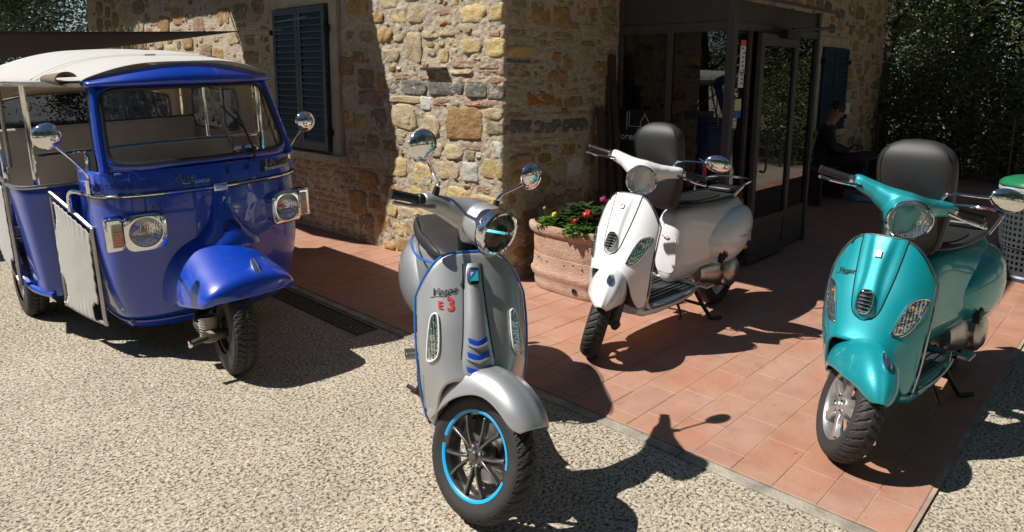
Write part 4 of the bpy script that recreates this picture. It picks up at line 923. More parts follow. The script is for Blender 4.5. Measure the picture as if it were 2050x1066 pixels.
def wheel(style, parent, M4, r=.23, rim=.1525, w=.11, side=1):
    """side: +1 spokes face local -y (scooter's right)"""
    root = MB(); rb = rim
    # rim barrel
    root.lathe([(rb + .010, -.040), (rb + .004, -.043), (rb - .004, -.038), (rb - .012, -.026), (rb - .014, .02), (rb - .006, .036), (rb + .006, .042), (rb + .010, .040), (rb + .0, .02), (rb - .004, -.02), (rb + .010, -.040)], n=64)
    mat = 'gun' if style == 'electric' else 'alu'
    o = root.build('front_wheel', mat, parent, True, 50); o.matrix_basis = M4
    t = tyre_mesh(r, w, rb + .002, 34).build('tyre', 'rubber', o, True, 40)
    sp = MB()
    if style == 'electric':
        for k in range(5):
            for s in (-1, 1):
                a0 = 2 * math.pi * k / 5 + s * .16; a1 = 2 * math.pi * k / 5 + s * .30
                secs = []
                for i, f in enumerate((0, .25, .6, 1)):
                    a = a0 + (a1 - a0) * f; rr = .034 + (rb - .012 - .034) * f; ww = [.009, .0075, .0065, .009][i]; yo = [-.030, -.034, -.036, -.034][i]; th = [.016, .013, .011, .012][i]
                    c = Vector((rr * math.cos(a), yo, rr * math.sin(a))); tn = Vector((-math.sin(a), 0, math.cos(a)))
                    secs.append([c + tn * (ww * p_) + Vector((0, th * q_, 0)) for p_, q_ in ((-1, .9), (-.55, -.6), (.55, -.6), (1, .9))])
                sp.loft(secs)
    else:
        for k in range(5):
            a = 2 * math.pi * k / 5 + .3; secs = []
            for i, f in enumerate((0, .3, .65, 1)):
                rr = .03 + (rb - .012 - .03) * f; ww = [.017, .0155, .016, .021][i]; yo = [-.026, -.034, -.036, -.033][i]; th = [.018, .014, .012, .014][i]
                c = Vector((rr * math.cos(a), yo, rr * math.sin(a))); tn = Vector((-math.sin(a), 0, math.cos(a)))
                secs.append([c + tn * (ww * p_) + Vector((0, th * q_, 0)) for p_, q_ in ((-1, .9), (-.8, -.5), (.8, -.5), (1, .9))])
            sp.loft(secs)
    sp.build('spokes', mat, o, True, 30, .0015)
    hb = MB(); hb.lathe([(0, -.050), (.012, -.050), (.016, -.046), (.017, -.040), (.026, -.038), (.040, -.034), (.046, -.024), (.048, .02), (.03, .03), (0, .03)], n=30); hb.build('hub', mat, o, True, 30)
    bm_ = MB()
    for k in range(5):
        a = 2 * math.pi * (k + .5) / 5 + (0 if style == 'electric' else .3); bm_.lathe([(0, -.049), (.005, -.049), (.0065, -.046), (.0065, -.034)], (.033 * math.cos(a), 0, .033 * math.sin(a)), n=8)
    bm_.build('wheel_bolts', 'chrome', o, True, 30)['kind'] = 'stuff'
    bd = MB(); bd.lathe([(.045, .035), (.10, .035), (.10, .039), (.045, .039), (.045, .035)], n=48)
    bd.lathe([(.0, .03), (.045, .034), (.05, .042), (.0, .05)], n=24); bd.build('brake_disc', 'chromedull', o, True, 30)
    cp = MB(); cp.box(-.09, .025, .035, -.035, .065, .10); cp.build('brake_caliper', 'darkmetal', o, False, bevel=.006)
    if style == 'electric':
        c = MB(); n = 60
        for (a0, a1) in ((R(8), R(172)), (R(182), R(352))):
            c.lathe([(rb - .005, -.0395), (rb + .001, -.0445), (rb + .0065, -.0437)], n=48, a0=a0, a1=a1)
        c.build('rim_tape', 'cyan', o, True, None)
        val = MB(); val.tube([(rb - .02, -.03, 0), (rb - .045, -.036, 0)], .004, 6); val.build('valve', 'black', o)
    return o
def fender_part(style, parent, M4, mat, r):
    A = Vector((0, 0, r)); q = MB()
    if style == 'electric':
        ang = [(0, 42), (1, 172)]; Rt = [(0, .278), (.15, .287), (.5, .293), (.8, .29), (1, .275)]; hw = [(0, .062), (.04, .074), (.15, .085), (.5, .090), (.8, .080), (1, .055)]; dp = [(0, .035), (.06, .06), (.35, .075), (.6, .095), (.85, .09), (1, .05)]
    else:
        ang = [(0, 36), (1, 165)]; Rt = [(0, .262), (.12, .275), (.5, .285), (.8, .285), (1, .275)]; hw = [(0, .020), (.05, .046), (.2, .078), (.5, .096), (.8, .096), (1, .07)]; dp = [(0, .03), (.1, .075), (.3, .135), (.55, .15), (.8, .13), (1, .08)]
    def fn(u, v):
        a = R(interp(ang, u)); p = (v - .5) * 2; s = abs(p)
        w = interp(hw, u); R0 = interp(Rt, u); D = interp(dp, u)
        th = s * 1.62
        y = w * math.sin(min(th, 1.5708)) ** .85 * math.copysign(1, p) if s > 1e-6 else 0
        rr = R0 - D * (1 - math.cos(min(th, 1.62))) ** 1.15
        rr += .006 * math.exp(-(p / .07) ** 2)
        return A + Vector((rr * math.cos(a), y, rr * math.sin(a)))
    q.surf(fn, 36, 28)
    o = q.build('front_mudguard', mat, parent, True, None, solid=.006, off=-1, sub=1); o.matrix_basis = M4
    if style != 'electric':
        def cm(a, b, h=0):
            # ornament on the ridge: a along the arc (angle), b across
            aa = R(72) + a / .27; rr = .280 + h; return A + Vector((rr * math.cos(aa), b, rr * math.sin(aa)))
        V, F = patch([(x_, y_) for x_, y_ in [(math.cos(t) * .048 if True else 0, math.sin(t) * .015 * (1 - .45 * math.cos(t))) for t in np.linspace(0, 6.283, 21)[:-1]]], cm, .014, dome=.010); m_ = MB(); m_.add(V, F); m_.build('mudguard_crest', 'chrome', o)
    return o
def tube_obj(name, pts, r, mat, parent, n=10, smooth=5, M4=None):
    q = MB(); q.tube(pts, r, n, smooth=smooth); o = q.build(name, mat, parent)
    if M4 is not None: o.matrix_basis = M4
    return o
def make_scooter(style, paintm, label, loc, heading, steer, text, seat_open, group='parked scooters'):
    E = style == 'electric'; r = .224 if E else .215; rim = .145 if E else .140; w = .100 if E else .105
    root = empty('motor_scooter', (*loc, 0), R(heading), label, 'scooter', group)
    ax = Vector((-math.sin(RAKE), 0, math.cos(RAKE))); p0 = Vector((.075, 0, 0)); shift = Vector((0, -.018 if E else 0, 0))
    S = Matrix.Translation(p0) @ Matrix.Rotation(R(steer), 4, ax) @ Matrix.Translation(-p0)
    # keep the steered wheel on the ground
    WC = S @ Vector((0, 0, r)); S = Matrix.Translation((0, 0, r - WC.z)) @ S; S0 = S; S = Matrix.Translation(shift) @ S
    trim = 'brightblue' if E else 'chromedull'
    # ---- wheel, mudguard, suspension
    wheel(style, root, S @ Matrix.Translation((0, 0, r)), r, rim, w)
    fender_part(style, root, S, paintm, r)
    q = MB(); q.tube([(0, .062, r), (-.02, .075, r + .03), (-.07, .082, r + .16), (-.12, .07, r + .26), (-.15, .03, r + .33), (-.17, 0, r + .38)], [.02, .022, .02, .02, .024, .026], 10, smooth=5)
    q.tube([(.0, .055, r), (0, .10, r)], .017, 10); o = q.build('fork_arm', 'darkmetal', root); o.matrix_basis = S
    q = MB(); q.tube([(-.05, .092, r - .02), (-.14, .085, r + .20)], .018, 10); q.tube([(.02, .09, r - .005), (-.07, .098, r - .03)], .022, 10); o = q.build('shock_absorber', 'darkmetal', root); o.matrix_basis = S
    q = MB(); q.tube([(-.155, 0, .50), (-.37, 0, .96)], [.045, .036], 16); o = q.build('steering_column', 'black', root)
    # ---- leg shield: front skin and its inner face
    def sh(u, v, h=0):
        U = (u - .5) * 2; zt, zb = z_top(U), z_bot(U); z = zt + (zb - zt) * v; y = U * shield_w(z)
        p = shieldF(y, z)
        # flared lower edge over the wheel
        if abs(U) < .82: p.x += .020 * v ** 10 * (1 - abs(U) ** 3)
        return p
    q = MB(); q.surf(sh, 48, 32, flip=False); q.build('leg_shield', paintm, root, True, None, solid=.014, off=1, sub=1)
    # inner face of the shield
    def shb(u, v):
        U = (u - .5) * 2 * .985; zt, zb = z_top(U) - .006, max(z_bot(U), .22) - .0; zt2 = zt; z = zt2 + (interp([(0, .30), (.6, .28), (1, .26)], abs(U)) - zt2) * v; y = U * shield_w(z) * .985
        p = shieldF(y, z); k = (1 - abs(U) ** 2.2); p.x -= .018 + .075 * k * min(1, .25 + 2 * v); return p
    q = MB(); q.surf(shb, 30, 24, flip=True); q.build('inner_shield', 'black' if not E else paintm, root, True, None, solid=.006, sub=1)
    # wheel housing behind the mudguard
    q = MB(); q.surf(lambda u, v: Vector((-.10 - .13 * math.sin(v * math.pi * .5) - .03, (u - .5) * .26, .46 - .26 * v)), 10, 10); q.build('wheel_housing', 'black', root, True, None, solid=.01)
    # edge trim following the outline
    pts = [sh(0, v) for v in np.linspace(1, 0, 26)] + [sh(u, 0) for u in np.linspace(0, 1, 40)[1:-1]] + [sh(1, v) for v in np.linspace(0, 1, 26)]
    pts = [p + Vector((-.006, .003 * math.copysign(1, p.y) * min(1, abs(p.y) / .15), .002)) for p in pts]
    tube_obj('edge_trim', pts, .0044 if E else .0042, trim, root, 8, 0)
    # ---- centre nose piece
    if E: zt_, zb_ = .835, .447; hwz = [(.835, .032), (.75, .036), (.6, .048), (.53, .058), (.48, .062), (.46, .050), (.447, .012)]
    else: zt_, zb_ = .868, .555; hwz = [(.868, .085), (.80, .080), (.72, .072), (.64, .060), (.60, .052), (.57, .036), (.555, .008)]
    def nosew(z): return interp(hwz, z)
    def nz_(u, v):
        z = zt_ + (zb_ - zt_) * v; t = (u - .5) * 2; y = t * nosew(z)
        if E: h = .020 * (1 - abs(t) ** 2.6) * min(1, 8 * v + .25) * min(1, (1 - v) * 14 + .2) + .004 * (1 - abs(t) * 1.0) + .001
        else:
            cw = interp([(.868, .5), (.72, .42), (.62, .62), (.555, .8)], z); h = .004 + .016 * (1 / (1 + math.exp((abs(t) - cw) * 16))) * min(1, .5 + v * 2)
            h *= 1 - .75 * abs(t) ** 8; h *= min(1, (1 - v) * 9 + .25)
        return shieldF(y, z, h)
    def NF(a, b, h=0):
        w_ = max(nosew(b), .01); v_ = (b - zt_) / (zb_ - zt_); u_ = max(0, min(1, a / w_ / 2 + .5)); p_ = nz_(u_, v_); p2 = shieldF(p_.y, p_.z); n_ = (shieldF(p_.y, p_.z, .01) - p2).normalized(); return Vector((p_.x, a, p_.z)) + n_ * h
    q = MB(); q.surf(nz_, 26, 44); q.build('nose_piece', paintm, root, True, None, sub=1)
    gp = [shieldF(-nosew(z) - .001, z, .0012) for z in np.linspace(zt_, zb_, 30)] + [shieldF(nosew(z) + .001, z, .0012) for z in np.linspace(zb_, zt_, 30)]
    tube_obj('panel_gap', gp, .0024, 'dark', root, 6, 0)
    def sface(h0): return lambda a, b, h=0: shieldF(a, b, h + h0)
    if E:
        em = NF
        def bar(z0, wd):
            V, F = patch([(-wd, z0 + .010), (-wd * .93, z0 - .006), (-wd * .5, z0 - .014), (0, z0 - .017), (wd * .5, z0 - .014), (wd * .93, z0 - .006), (wd, z0 + .010), (wd * .5, z0 + .002), (0, z0 - .002), (-wd * .5, z0 + .002)], em, .0068, dome=.001); return V, F
        for z0, wd in ((.592, .033), (.549, .039), (.505, .044)):
            m_ = MB(); m_.add(*bar(z0, wd)); m_.build('grille_slot', 'deepblue', root, True, 40)
            m_ = MB(); m_.tube([em(-wd * 1.05, z0 - .009, .006), em(-wd * .5, z0 - .019, .007), em(0, z0 - .0225, .008), em(wd * .5, z0 - .019, .007), em(wd * 1.05, z0 - .009, .006)], .0050, 6); m_.build('grille_bar', paintm, root)
    else:
        em = NF
        ov = [(x_, .62 + y_) for x_, y_ in sring(0, 0, .030, .043, 22, 2.6)]
        m_ = MB(); m_.add(*patch(ov, em, .003)); m_.build('grille_recess', 'dark', root)
        tube_obj('grille_frame', [em(a, b, .006) for a, b in ov] + [em(*ov[0], .006)], .0032, 'chrome', root, 8, 0)
        for k in range(6):
            zz = .62 + .033 - k * .0132; wd = .0285 * math.sqrt(max(.1, 1 - abs((zz - .62) / .046) ** 2.6)); m_ = MB(); m_.tube([em(-wd, zz, .004), em(-wd * .5, zz - .001, .0085), em(0, zz - .002, .010), em(wd * .5, zz - .001, .0085), em(wd, zz, .004)], .0040, 8, smooth=3); m_.build('grille_bar', 'chrome', root)
    # emblem
    ez = .79 if E else .80; ew = .0165 if E else .0125; eh = .019 if E else .0145; hh_ = .022 if E else .020
    if E: m_ = MB(); m_.add(*patch([(x_, ez + .002 + y_) for x_, y_ in sring(0, 0, .022, .028, 20, 5)], NF, .003)); m_.build('emblem_frame', 'black', root)
    _c = NF(0, ez); _u = (NF(0, ez + .01) - NF(0, ez - .01)).normalized(); _n = Vector((0, 1, 0)).cross(_u); ef = lambda a, b, h=0: _c + Vector((0, a, 0)) + _u * (b - ez) + _n * (h + (.0062 if E else .0045)); m_ = MB(); m_.add(*patch([(-ew, ez - eh), (ew, ez - eh), (ew, ez + eh), (-ew, ez + eh)], ef, .0015)); eo = m_.build('emblem', 'blueprint' if E or 'white' in label else 'chromedull', root, False)
    m_ = MB(); m_.add([ef(-ew, ez - eh, .0022), ef(ew, ez - eh, .0022), ef(ew, ez + eh, .0022)], [(0, 1, 2)]); m_.build('emblem_corner', 'teal_print' if E else 'white_print', eo, False)
    textmesh('emblem_letter', 'P', .022 if E else .015, lambda a, b, h=0: ef(a - ew * .42, b + ez + eh * .25, .003 + h), 'white_print' if E or 'white' in label else 'dark_print', eo)
    # script lettering and other print on the shield
    if text:
        tz = .745 if E else .715; ty = -.105 if E else -.118
        def tf(a, b, h=0): return shieldF(ty + a, tz + b + a * .18, .001 + h)
        if 'white' not in label:
            tm = textmesh('script_lettering', 'Vespa', .034 if E else .029, tf, 'dark_print', root, shear=.5, thick=.0022, space=1.1, bold=.0004)
            m_ = MB(); m_.tube([tf(-.046, -.014, .002), tf(.0, -.0135, .002), tf(.048, .004, .002)], .0011, 5); m_.build('script_underline', 'dark_print', root)
        if E:
            textmesh('lettering', 'E', .034, lambda a, b, h=0: shieldF(-.118 + a, .700 + b, .001 + h), 'red', root, bold=.0012)
            textmesh('lettering', '3', .058, lambda a, b, h=0: shieldF(-.083 + a, .704 + b, .001 + h), 'red', root, bold=.0016)
    if not E:
        m_ = MB(); m_.tube([shieldF(-.10, .862, .002), shieldF(-.118, .845, .002), shieldF(-.127, .82, .002)], [.002, .0022, .0045], 6, smooth=4); m_.build('hook', 'black', root)
    # ---- indicators
    for s in (-1, 1):
        if E: ol = [(.128, .665), (.140, .672), (.152, .655), (.162, .60), (.167, .545), (.166, .515), (.150, .520), (.132, .545), (.127, .60)]
        else: ol = [(.118, .545), (.150, .560), (.172, .600), (.184, .655), (.176, .668), (.150, .660), (.132, .620)]
        if not E: ol = [(.105, .520), (.135, .520), (.158, .545), (.178, .600), (.186, .655), (.160, .657), (.140, .640), (.122, .590)]
        ol = [(a * s, b) for a, b in ol]
        if s < 0: ol = ol[::-1]
        ca = sum(p[0] for p in ol) / len(ol); cb = sum(p[1] for p in ol) / len(ol)
        loop = smoothpath([(a, b, 0) for a, b in ol + ol[:1]], 4)[:-1]; loop = [(p.x, p.y) for p in loop]
        m_ = MB(); m_.add(*patch([(a, b) for a, b in loop], sface(0), .004)); io = m_.build('indicator', 'reflector', root, True, 40)
        tube_obj('indicator_frame', [shieldF(a, b, .005) for a, b in loop + loop[:1]], .0035, 'white_print' if E else 'chrome', io, 6, 0)
        m_ = MB(); inn = [(ca + (a - ca) * .86, cb + (b - cb) * .88) for a, b in loop]; m_.add(*patch(inn, sface(.004), .004, dome=.004)); m_.build('indicator_lens', 'glass', io)
        bl = MB()
        for k in range(4 if E else 1): zz = cb + .035 - k * .022; bl.lathe([(0, .0), (.007, .0), (.004, .006), (0, .007)], shieldF(ca + s * .004 * (1 - k), zz, .002), (1, s * .4, .2), 10)
        bl.build('indicator_bulb', 'amber' if not E else 'reflector', io)
    # ---- headset with headlamp
    S = S0
    q = MB(); hc = Vector((-.385, 0, .985))
    secs = []; wz = .4 if E else 1
    for y_, a_, b_, dx, dz in ((-.205, .026, .026, -.050, .038), (-.185, .034, .033, -.045, .036), (-.13, .042, .038, -.025, .026), (-.08, .058, .052, .0, .010), (-.04, .074, .066, .022, .0), (0, .080, .072, .032, -.002), (.04, .074, .066, .022, .0), (.08, .058, .052, .0, .010), (.13, .042, .038, -.025, .026), (.185, .034, .033, -.045, .036), (.205, .026, .026, -.050, .038)):
        secs.append([Vector((hc.x + dx + p_[0], y_, hc.z + dz * (wz if dz > 0 else 1) + p_[1])) for p_ in sring(0, 0, a_, b_, 24, 2.3)])
    q.loft(secs)
    tl = R(-8); fd = Vector((math.cos(tl), 0, math.sin(tl)))
    Lc = hc + Vector((.055 + (.035 if E else 0), 0, -.018))
    if E: q.lathe([(0, -.10), (.05, -.09), (.074, -.05), (.084, .0), (.086, .02), (0, .02)], Lc, fd, 36)
    q.lathe([(0, -.06), (.06, -.05), (.078, -.02), (.083, .006), (.082, .012), (0, .012)], Lc, fd, 36)
    q.loft([[Vector((hc.x + dx + p_[0], p_[1], z_)) for p_ in sring(0, 0, a_, b_, 20, 2.2)] for z_, a_, b_, dx in ((.885, .042, .050, .055), (.92, .055, .060, .045), (.97, .07, .07, .03), (1.0, .06, .06, .02))])
    o = q.build('headset', paintm, root, remesh=.0055, rsm=8); o.matrix_basis = S
    m_ = MB(); m_.lathe([(.0815, -.004), (.0845, .012), (.0855, .035), (.085, .060), (.078, .062), (.078, .016), (.0, .014)], Lc, fd, 48); o = m_.build('headlamp_shroud', paintm if not E else paintm, root); o.matrix_basis = S
    ring = MB(); hr = .082
    if E: prof_ = [(hr + .003, .046), (hr + .007, .052), (hr + .008, .070), (hr + .005, .086), (hr - .002, .092), (hr - .009, .089), (hr - .011, .05)]
    else: prof_ = [(hr + .002, .055), (hr + .005, .062), (hr + .004, .072), (hr + .000, .076), (hr - .004, .073), (hr - .005, .05)]
    ring.lathe(prof_, Lc, fd, 48); o = ring.build('headlamp', 'chrome', root); o.matrix_basis = S
    bw = MB(); bw.lathe([(0, .018), (.02, .020), (.045, .030), (.064, .048), (.078, .070)], Lc, fd, 40); bw.build('reflector_bowl', 'darkbowl' if E else 'reflector', o)
    bb = MB(); bb.lathe([(0, .05), (.010, .05), (.013, .042), (.013, .02)], Lc, fd, 16)
    if E: bb.lathe([(0, 0)], Lc, fd, 3) if False else bb.box(-.008, -.068, -.006, .002, .068, .004, 0, Matrix.Translation(Lc + fd * .066))
    bb.build('bulb_shade', 'chrome', o)
    gl = MB(); gl.lathe([(.078, .072), (.065, .077), (.035, .081), (0, .082)], Lc, fd, 40); gl.build('headlamp_glass', 'glass', o)
    # grips, levers, mirrors on the steered handlebar
    for s in (-1, 1):
        zz0 = .014 if E else .036; hb = Vector((hc.x - .052, s * (.19 if E else .20), hc.z + zz0)); he = hb + Vector((-.030, s * (.128 if E else .145), -.002)); d = (he - hb).normalized()
        g_ = MB(); g_.tube([hb - d * .02, hb + d * .02], .019, 14); g_.tube([hb + d * .02, hb + d * .028, he - d * .01, he - d * .008, he], [.0185, .0165, .0165, .019, .018], 14)
        for k in range(12): g_.tube([hb + d * (.034 + k * .009), hb + d * (.037 + k * .009)], .0176, 12)
        o = g_.build('grip', 'black', root); o.matrix_basis = S
        if not E: m_ = MB(); m_.tube([hb + d * .006, hb + d * .02], .0195, 14); o2 = m_.build('grip_collar', 'chrome', root); o2.matrix_basis = S
        lv = hb + Vector((.035, 0, -.010)); m_ = MB(); m_.tube([lv - d * .02, lv + d * .02 + Vector((.014, 0, -.004)), lv + d * .09 + Vector((.020, 0, -.012)), lv + d * .142 + Vector((.012, 0, -.014))], [.009, .008, .0062, .0075], 8, smooth=5); m_.lathe([(0, -.008), (.006, -.006), (.0085, 0), (.006, .006), (0, .008)], lv + d * .146 + Vector((.012, 0, -.014)), d, 10)
        o = m_.build('brake_lever', 'chromedull' if E else 'chrome', root); o.matrix_basis = S
        if E: m_ = MB(); m_.tube([hb - d * .03 + Vector((.0, 0, .002)), hb + d * .035 + Vector((.006, 0, -.002))], [.026, .024], 12); o = m_.build('switch_block', 'black', root, True, 40, .004); o.matrix_basis = S
        m_ = MB(); m_.lathe([(0, 0), (.006, 0), (.006, -.004)], hb + Vector((.03, -s * .045, .012)), (-1, 0, -.4), 10); o = m_.build('handlebar_hole', 'dark', root); o.matrix_basis = S
        # mirror
        if E:
            mb0 = Vector((hc.x - .03, s * .165, hc.z + .030)); mpts = [mb0, mb0 + Vector((.0, s * .0, .05)), mb0 + Vector((.0, s * .02, .075)), mb0 + Vector((.015, s * .075, .115)), mb0 + Vector((.02, s * .105, .140))]
            bt_ = MB(); bt_.tube([mb0 - Vector((0, 0, .02)), mb0 + Vector((0, 0, .045))], [.016, .012], 12); o = bt_.build('mirror_boot', 'black', root, True, 40); o.matrix_basis = S
            mc = mb0 + Vector((.02, s * .135, .175)); mr = (.060, .058)
        else:
            mb0 = Vector((hc.x - .045, s * .145, hc.z + .050)); mpts = [mb0, mb0 + Vector((0, s * .006, .035)), mb0 + Vector((.005, s * .03, .055)), mb0 + Vector((.01, s * .12, .075)), mb0 + Vector((.01, s * .18, .09))]
            mc = mb0 + Vector((.01, s * .225, .095)); mr = (.072, .048)
        if not E and s < 0 and not seat_open == 'both': continue
        m_ = MB(); m_.tube(mpts, [.006, .006, .0055, .0055, .009], 8, smooth=5); m_.tube([mpts[-1], mc - Vector((0, s * mr[0] * .6, mr[1] * .3))], [.010, .006], 8); o = m_.build('mirror', 'chrome', root); o.matrix_basis = S
        sh_ = MB()
        def shell(u, v, mc=mc, s=s, mr=mr):
            a = u * 2 * math.pi; rr = math.sin(v * math.pi * .5); dpt = math.cos(v * math.pi * .5)
            return mc + Vector((dpt * .030 - .0, mr[0] * rr * math.cos(a), mr[1] * rr * math.sin(a)))
        sh_.surf(shell, 32, 10, cu=True); sh_.build('mirror_shell', 'chrome', o, True, None)
        gm = MB(); gm.lathe([(0, 0), (1, 0)], (0, 0, 0), (-1, 0, 0), 28); gm.V = [mc + Vector((-.001, v_[1] * mr[0] * .96, v_[2] * mr[1] * .96)) for v_ in gm.V]; gm.build('mirror_glass', 'chrome', o)
    # ---- floor and rear body
    q = MB(); secs = []
    for x_, w_, zb_ in ((-.17, .145, .225), (-.24, .158, .195), (-.35, .165, .185), (-.55, .170, .190), (-.72, .165, .205), (-.84, .14, .24)):
        zt2 = .262; secs.append([Vector((x_, p_[0], p_[1])) for p_ in sring(0, (zt2 + zb_) / 2, w_, (zt2 - zb_) / 2 + .006, 28, 3.2)])
    q.loft(secs)
    PT = smoothpath([(-.150, 0, .45), (-.165, 0, .36), (-.205, 0, .275), (-.28, 0, .222), (-.42, 0, .196), (-.62, 0, .196), (-.80, 0, .225)], 5)
    def und(u, v):
        p = PT[int(round(v * (len(PT) - 1)))]; t = (u - .5) * 2; w_ = interp([(.45, .186), (.3, .180), (.22, .172), (.15, .17)], p.z) if p.x > -.3 else interp([(-.3, .172), (-.6, .172), (-.8, .14)], p.x)
        return Vector((p.x - .03 * abs(t) ** 6, t * w_, p.z + (.045 * abs(t) ** 9 if p.x < -.25 else 0)))
    q.surf(und, 22, len(PT) - 1)
    q.build('floor_pan', paintm if not E else paintm, root, True, 60)
    q = MB(); q.surf(lambda u, v: Vector((-.165 - .60 * v, (u - .5) * 2 * (.135 + .02 * v), .2715 + .05 * (1 - min(1, v * 6)) ** 2)), 12, 20); q.build('floor_mat', 'mat', root, True, None, solid=.006, off=-1)
    rb_ = MB()
    for k in range(8):
        if k in (3, 4): continue
        yk = -.115 + k * .033; rb_.box(-.72, yk - .007, .270, -.26, yk + .007, .279)
    rb_.build('mat_rib', 'mat', root, False, bevel=.002)
    q = MB(); secs = []
    for x_, zt2, zb_, wt, wm, e_ in ((-.655, .655, .30, .070, .075, 2.8), (-.69, .715, .262, .088, .088, 3), (-.76, .738, .262, .112, .100, 3), (-.88, .748, .268, .130, .125, 2.8), (-1.02, .752, .29, .138, .165, 2.6), (-1.18, .758, .33, .142, .185, 2.5), (-1.30, .762, .38, .138, .165, 2.4), (-1.40, .757, .45, .122, .13, 2.3), (-1.47, .735, .52, .085, .095, 2.2), (-1.50, .70, .58, .03, .04, 2)):
        ring_ = []
        for a_, b_ in sring(0, 0, 1, 1, 32, e_):
            z_ = (zt2 + zb_) / 2 + (zt2 - zb_) / 2 * b_; t_ = (b_ + 1) / 2; wd = interp([(0, wm * .75), (.3, wm), (.6, wm), (.85, (wm + wt) / 2), (1, wt)], t_); ring_.append(Vector((x_, a_ * wd, z_)))
        secs.append(ring_)
    q.loft(secs); q.build('rear_body', paintm, root, True, None, sub=1)
    for s in (-1, 1):
        q = MB()
        def cow(u, v, s=s):
            t = u; x_ = -.90 - .62 * t
            zc_ = interp([(0, .50), (.3, .50), (.6, .525), (.85, .57), (1, .61)], t); hz = interp([(0, .02), (.06, .085), (.2, .145), (.45, .175), (.7, .15), (.88, .10), (.97, .05), (1, .012)], t)
            out = interp([(0, .12), (.1, .165), (.25, .200), (.5, .228), (.72, .212), (.9, .16), (1, .07)], t)
            a = (v - .5) * math.pi; yy = out * (abs(math.cos(a)) ** .62) + .02; base = .06
            return Vector((x_, s * (base + (out - base) * abs(math.cos(a)) ** .62), zc_ + hz * math.sin(a) * (1.0 if a < 0 else 1.02)))
        q.surf(cow, 34, 22, flip=s > 0); q.build('side_panel', paintm, root, True, None, sub=1)
        # chrome / black line below the panel, floor-side strip
        tube_obj('floor_strip', [(-.22, s * .158, .245), (-.4, s * .171, .238), (-.6, s * .175, .24), (-.76, s * .165, .255)], .006, 'black' if E else 'chromedull', root, 6, 4)
        q = MB(); q.tube([(-.80, s * .15, .27), (-.80, s * .215, .268)], .011, 8); q.box(-.86, s * .20 - .02, .262, -.76, s * .20 + .03, .276); q.build('footrest', 'chromedull', root, False, bevel=.003)
    # glovebox / battery door on the front of the rear body
    q = MB(); q.add(*patch([(x_, .47 + y_) for x_, y_ in sring(0, 0, .070, .13, 24, 4)], lambda a, b, h=0: Vector((-.672 + h + .05 * 0 - (b - .3) * .02, a, b)), .012, dome=.006)); q.build('battery_door', paintm, root, True, 50)
    q = MB(); q.tube([(-.652, -.02, .57), (-.645, 0, .57), (-.652, .02, .57)], .004, 6); q.build('door_catch', 'chromedull', root)
    # seat rim, seat
    SV = []
    def seat_geo(q, open_):
        L = .53 if open_ else .66; n_ = 14
        hinge = Vector((-.64, 0, .735)); ang = R(97) if open_ else 0
        T = Matrix.Translation(hinge) @ Matrix.Rotation(-ang, 4, 'Y') if False else Matrix.Translation(hinge) @ Matrix.Rotation(ang, 4, 'Y')
        secs = []
        for k in range(n_ + 1):
            t = k / n_; x_ = -L * t
            w_ = interp([(0, .050), (.06, .095), (.2, .12), (.45, .145), (.7, .156), (.88, .148), (.96, .115), (1, .06)], t)
            zt2 = interp([(0, .025), (.08, .055), (.3, .075), (.5, .072), (.62, .092), (.85, .098), (.95, .075), (1, .04)], t); zb_ = interp([(0, .0), (.1, -.008), (.5, -.012), (.9, -.008), (1, .01)], t)
            secs.append([T @ Vector((x_, a, b)) for a, b in sring(0, (zt2 + zb_) / 2, w_, (zt2 - zb_) / 2, 30, 3.4)])
        q.loft(secs); return T
    q = MB(); T = seat_geo(q, seat_open); q.build('seat', 'seat', root, True, None, sub=1)
    sq = MB()
    for sg in (-1, 1):
        L = .53 if seat_open else .66
        sq.tube([T @ Vector((-L * t, sg * interp([(0, .045), (.06, .085), (.2, .108), (.45, .131), (.7, .141), (.88, .132), (.96, .10), (1, .05)], t), interp([(0, .022), (.08, .052), (.3, .071), (.5, .068), (.62, .088), (.85, .094), (.95, .070), (1, .036)], t))) for t in np.linspace(.05, .95, 24)], .0026, 6)
    sq.build('seat_seam', 'black', root)
    rr_ = [Vector((-1.06 + a, b, .762)) for a, b in sring(0, 0, .37, .128, 40, 2.7)]
    if seat_open:
        q = MB(); q.tube(rr_ + rr_[:1], .012, 8); q.build('seat_rim', 'black', root)
        q = MB(); q.add([(p.x, p.y * .97, .766) for p in rr_], [tuple(range(40))]); q.build('storage_well', 'dark', root, False)
        q = MB(); q.add([(-1.0 + a * .9, b * .82, .772) for a, b in sring(0, 0, .24, .11, 30, 2.5)], [tuple(range(30))]); q.build('storage_mat', 'black', root, False)
    else:
        pr_ = [Vector((-.97 + a, b, .728)) for a, b in sring(-.0, 0, .33, .172, 50, 2.8)]
        tube_obj('seat_piping', pr_ + pr_[:1], .0055, 'brightblue', root, 6, 0)
    if not E:
        q = MB(); q.box(-1.44, -.085, .765, -1.28, .085, .80); q.build('rear_carrier', 'black', root, True, 40, .012)
        tube_obj('grab_rail', [(-1.22, .14, .765), (-1.25, .155, .80), (-1.33, .16, .835), (-1.47, .13, .842), (-1.53, 0, .842), (-1.47, -.13, .842), (-1.33, -.16, .835), (-1.25, -.155, .80), (-1.22, -.14, .765)], .0085, 'chrome', root, 10, 6)
    # tail lamp, number plate, rear wheel, engine, exhaust, stand
    q = MB(); q.lathe([(0, 0), (.03, .002), (.045, .012), (.047, .03)], (-1.57, 0, .665), (1, 0, .25), 20); q.build('tail_lamp', 'red', root)
    q = MB(); q.box(-1.61, -.09, .40, -1.602, .09, .53); q.build('number_plate', 'white_print', root, False, bevel=.003)
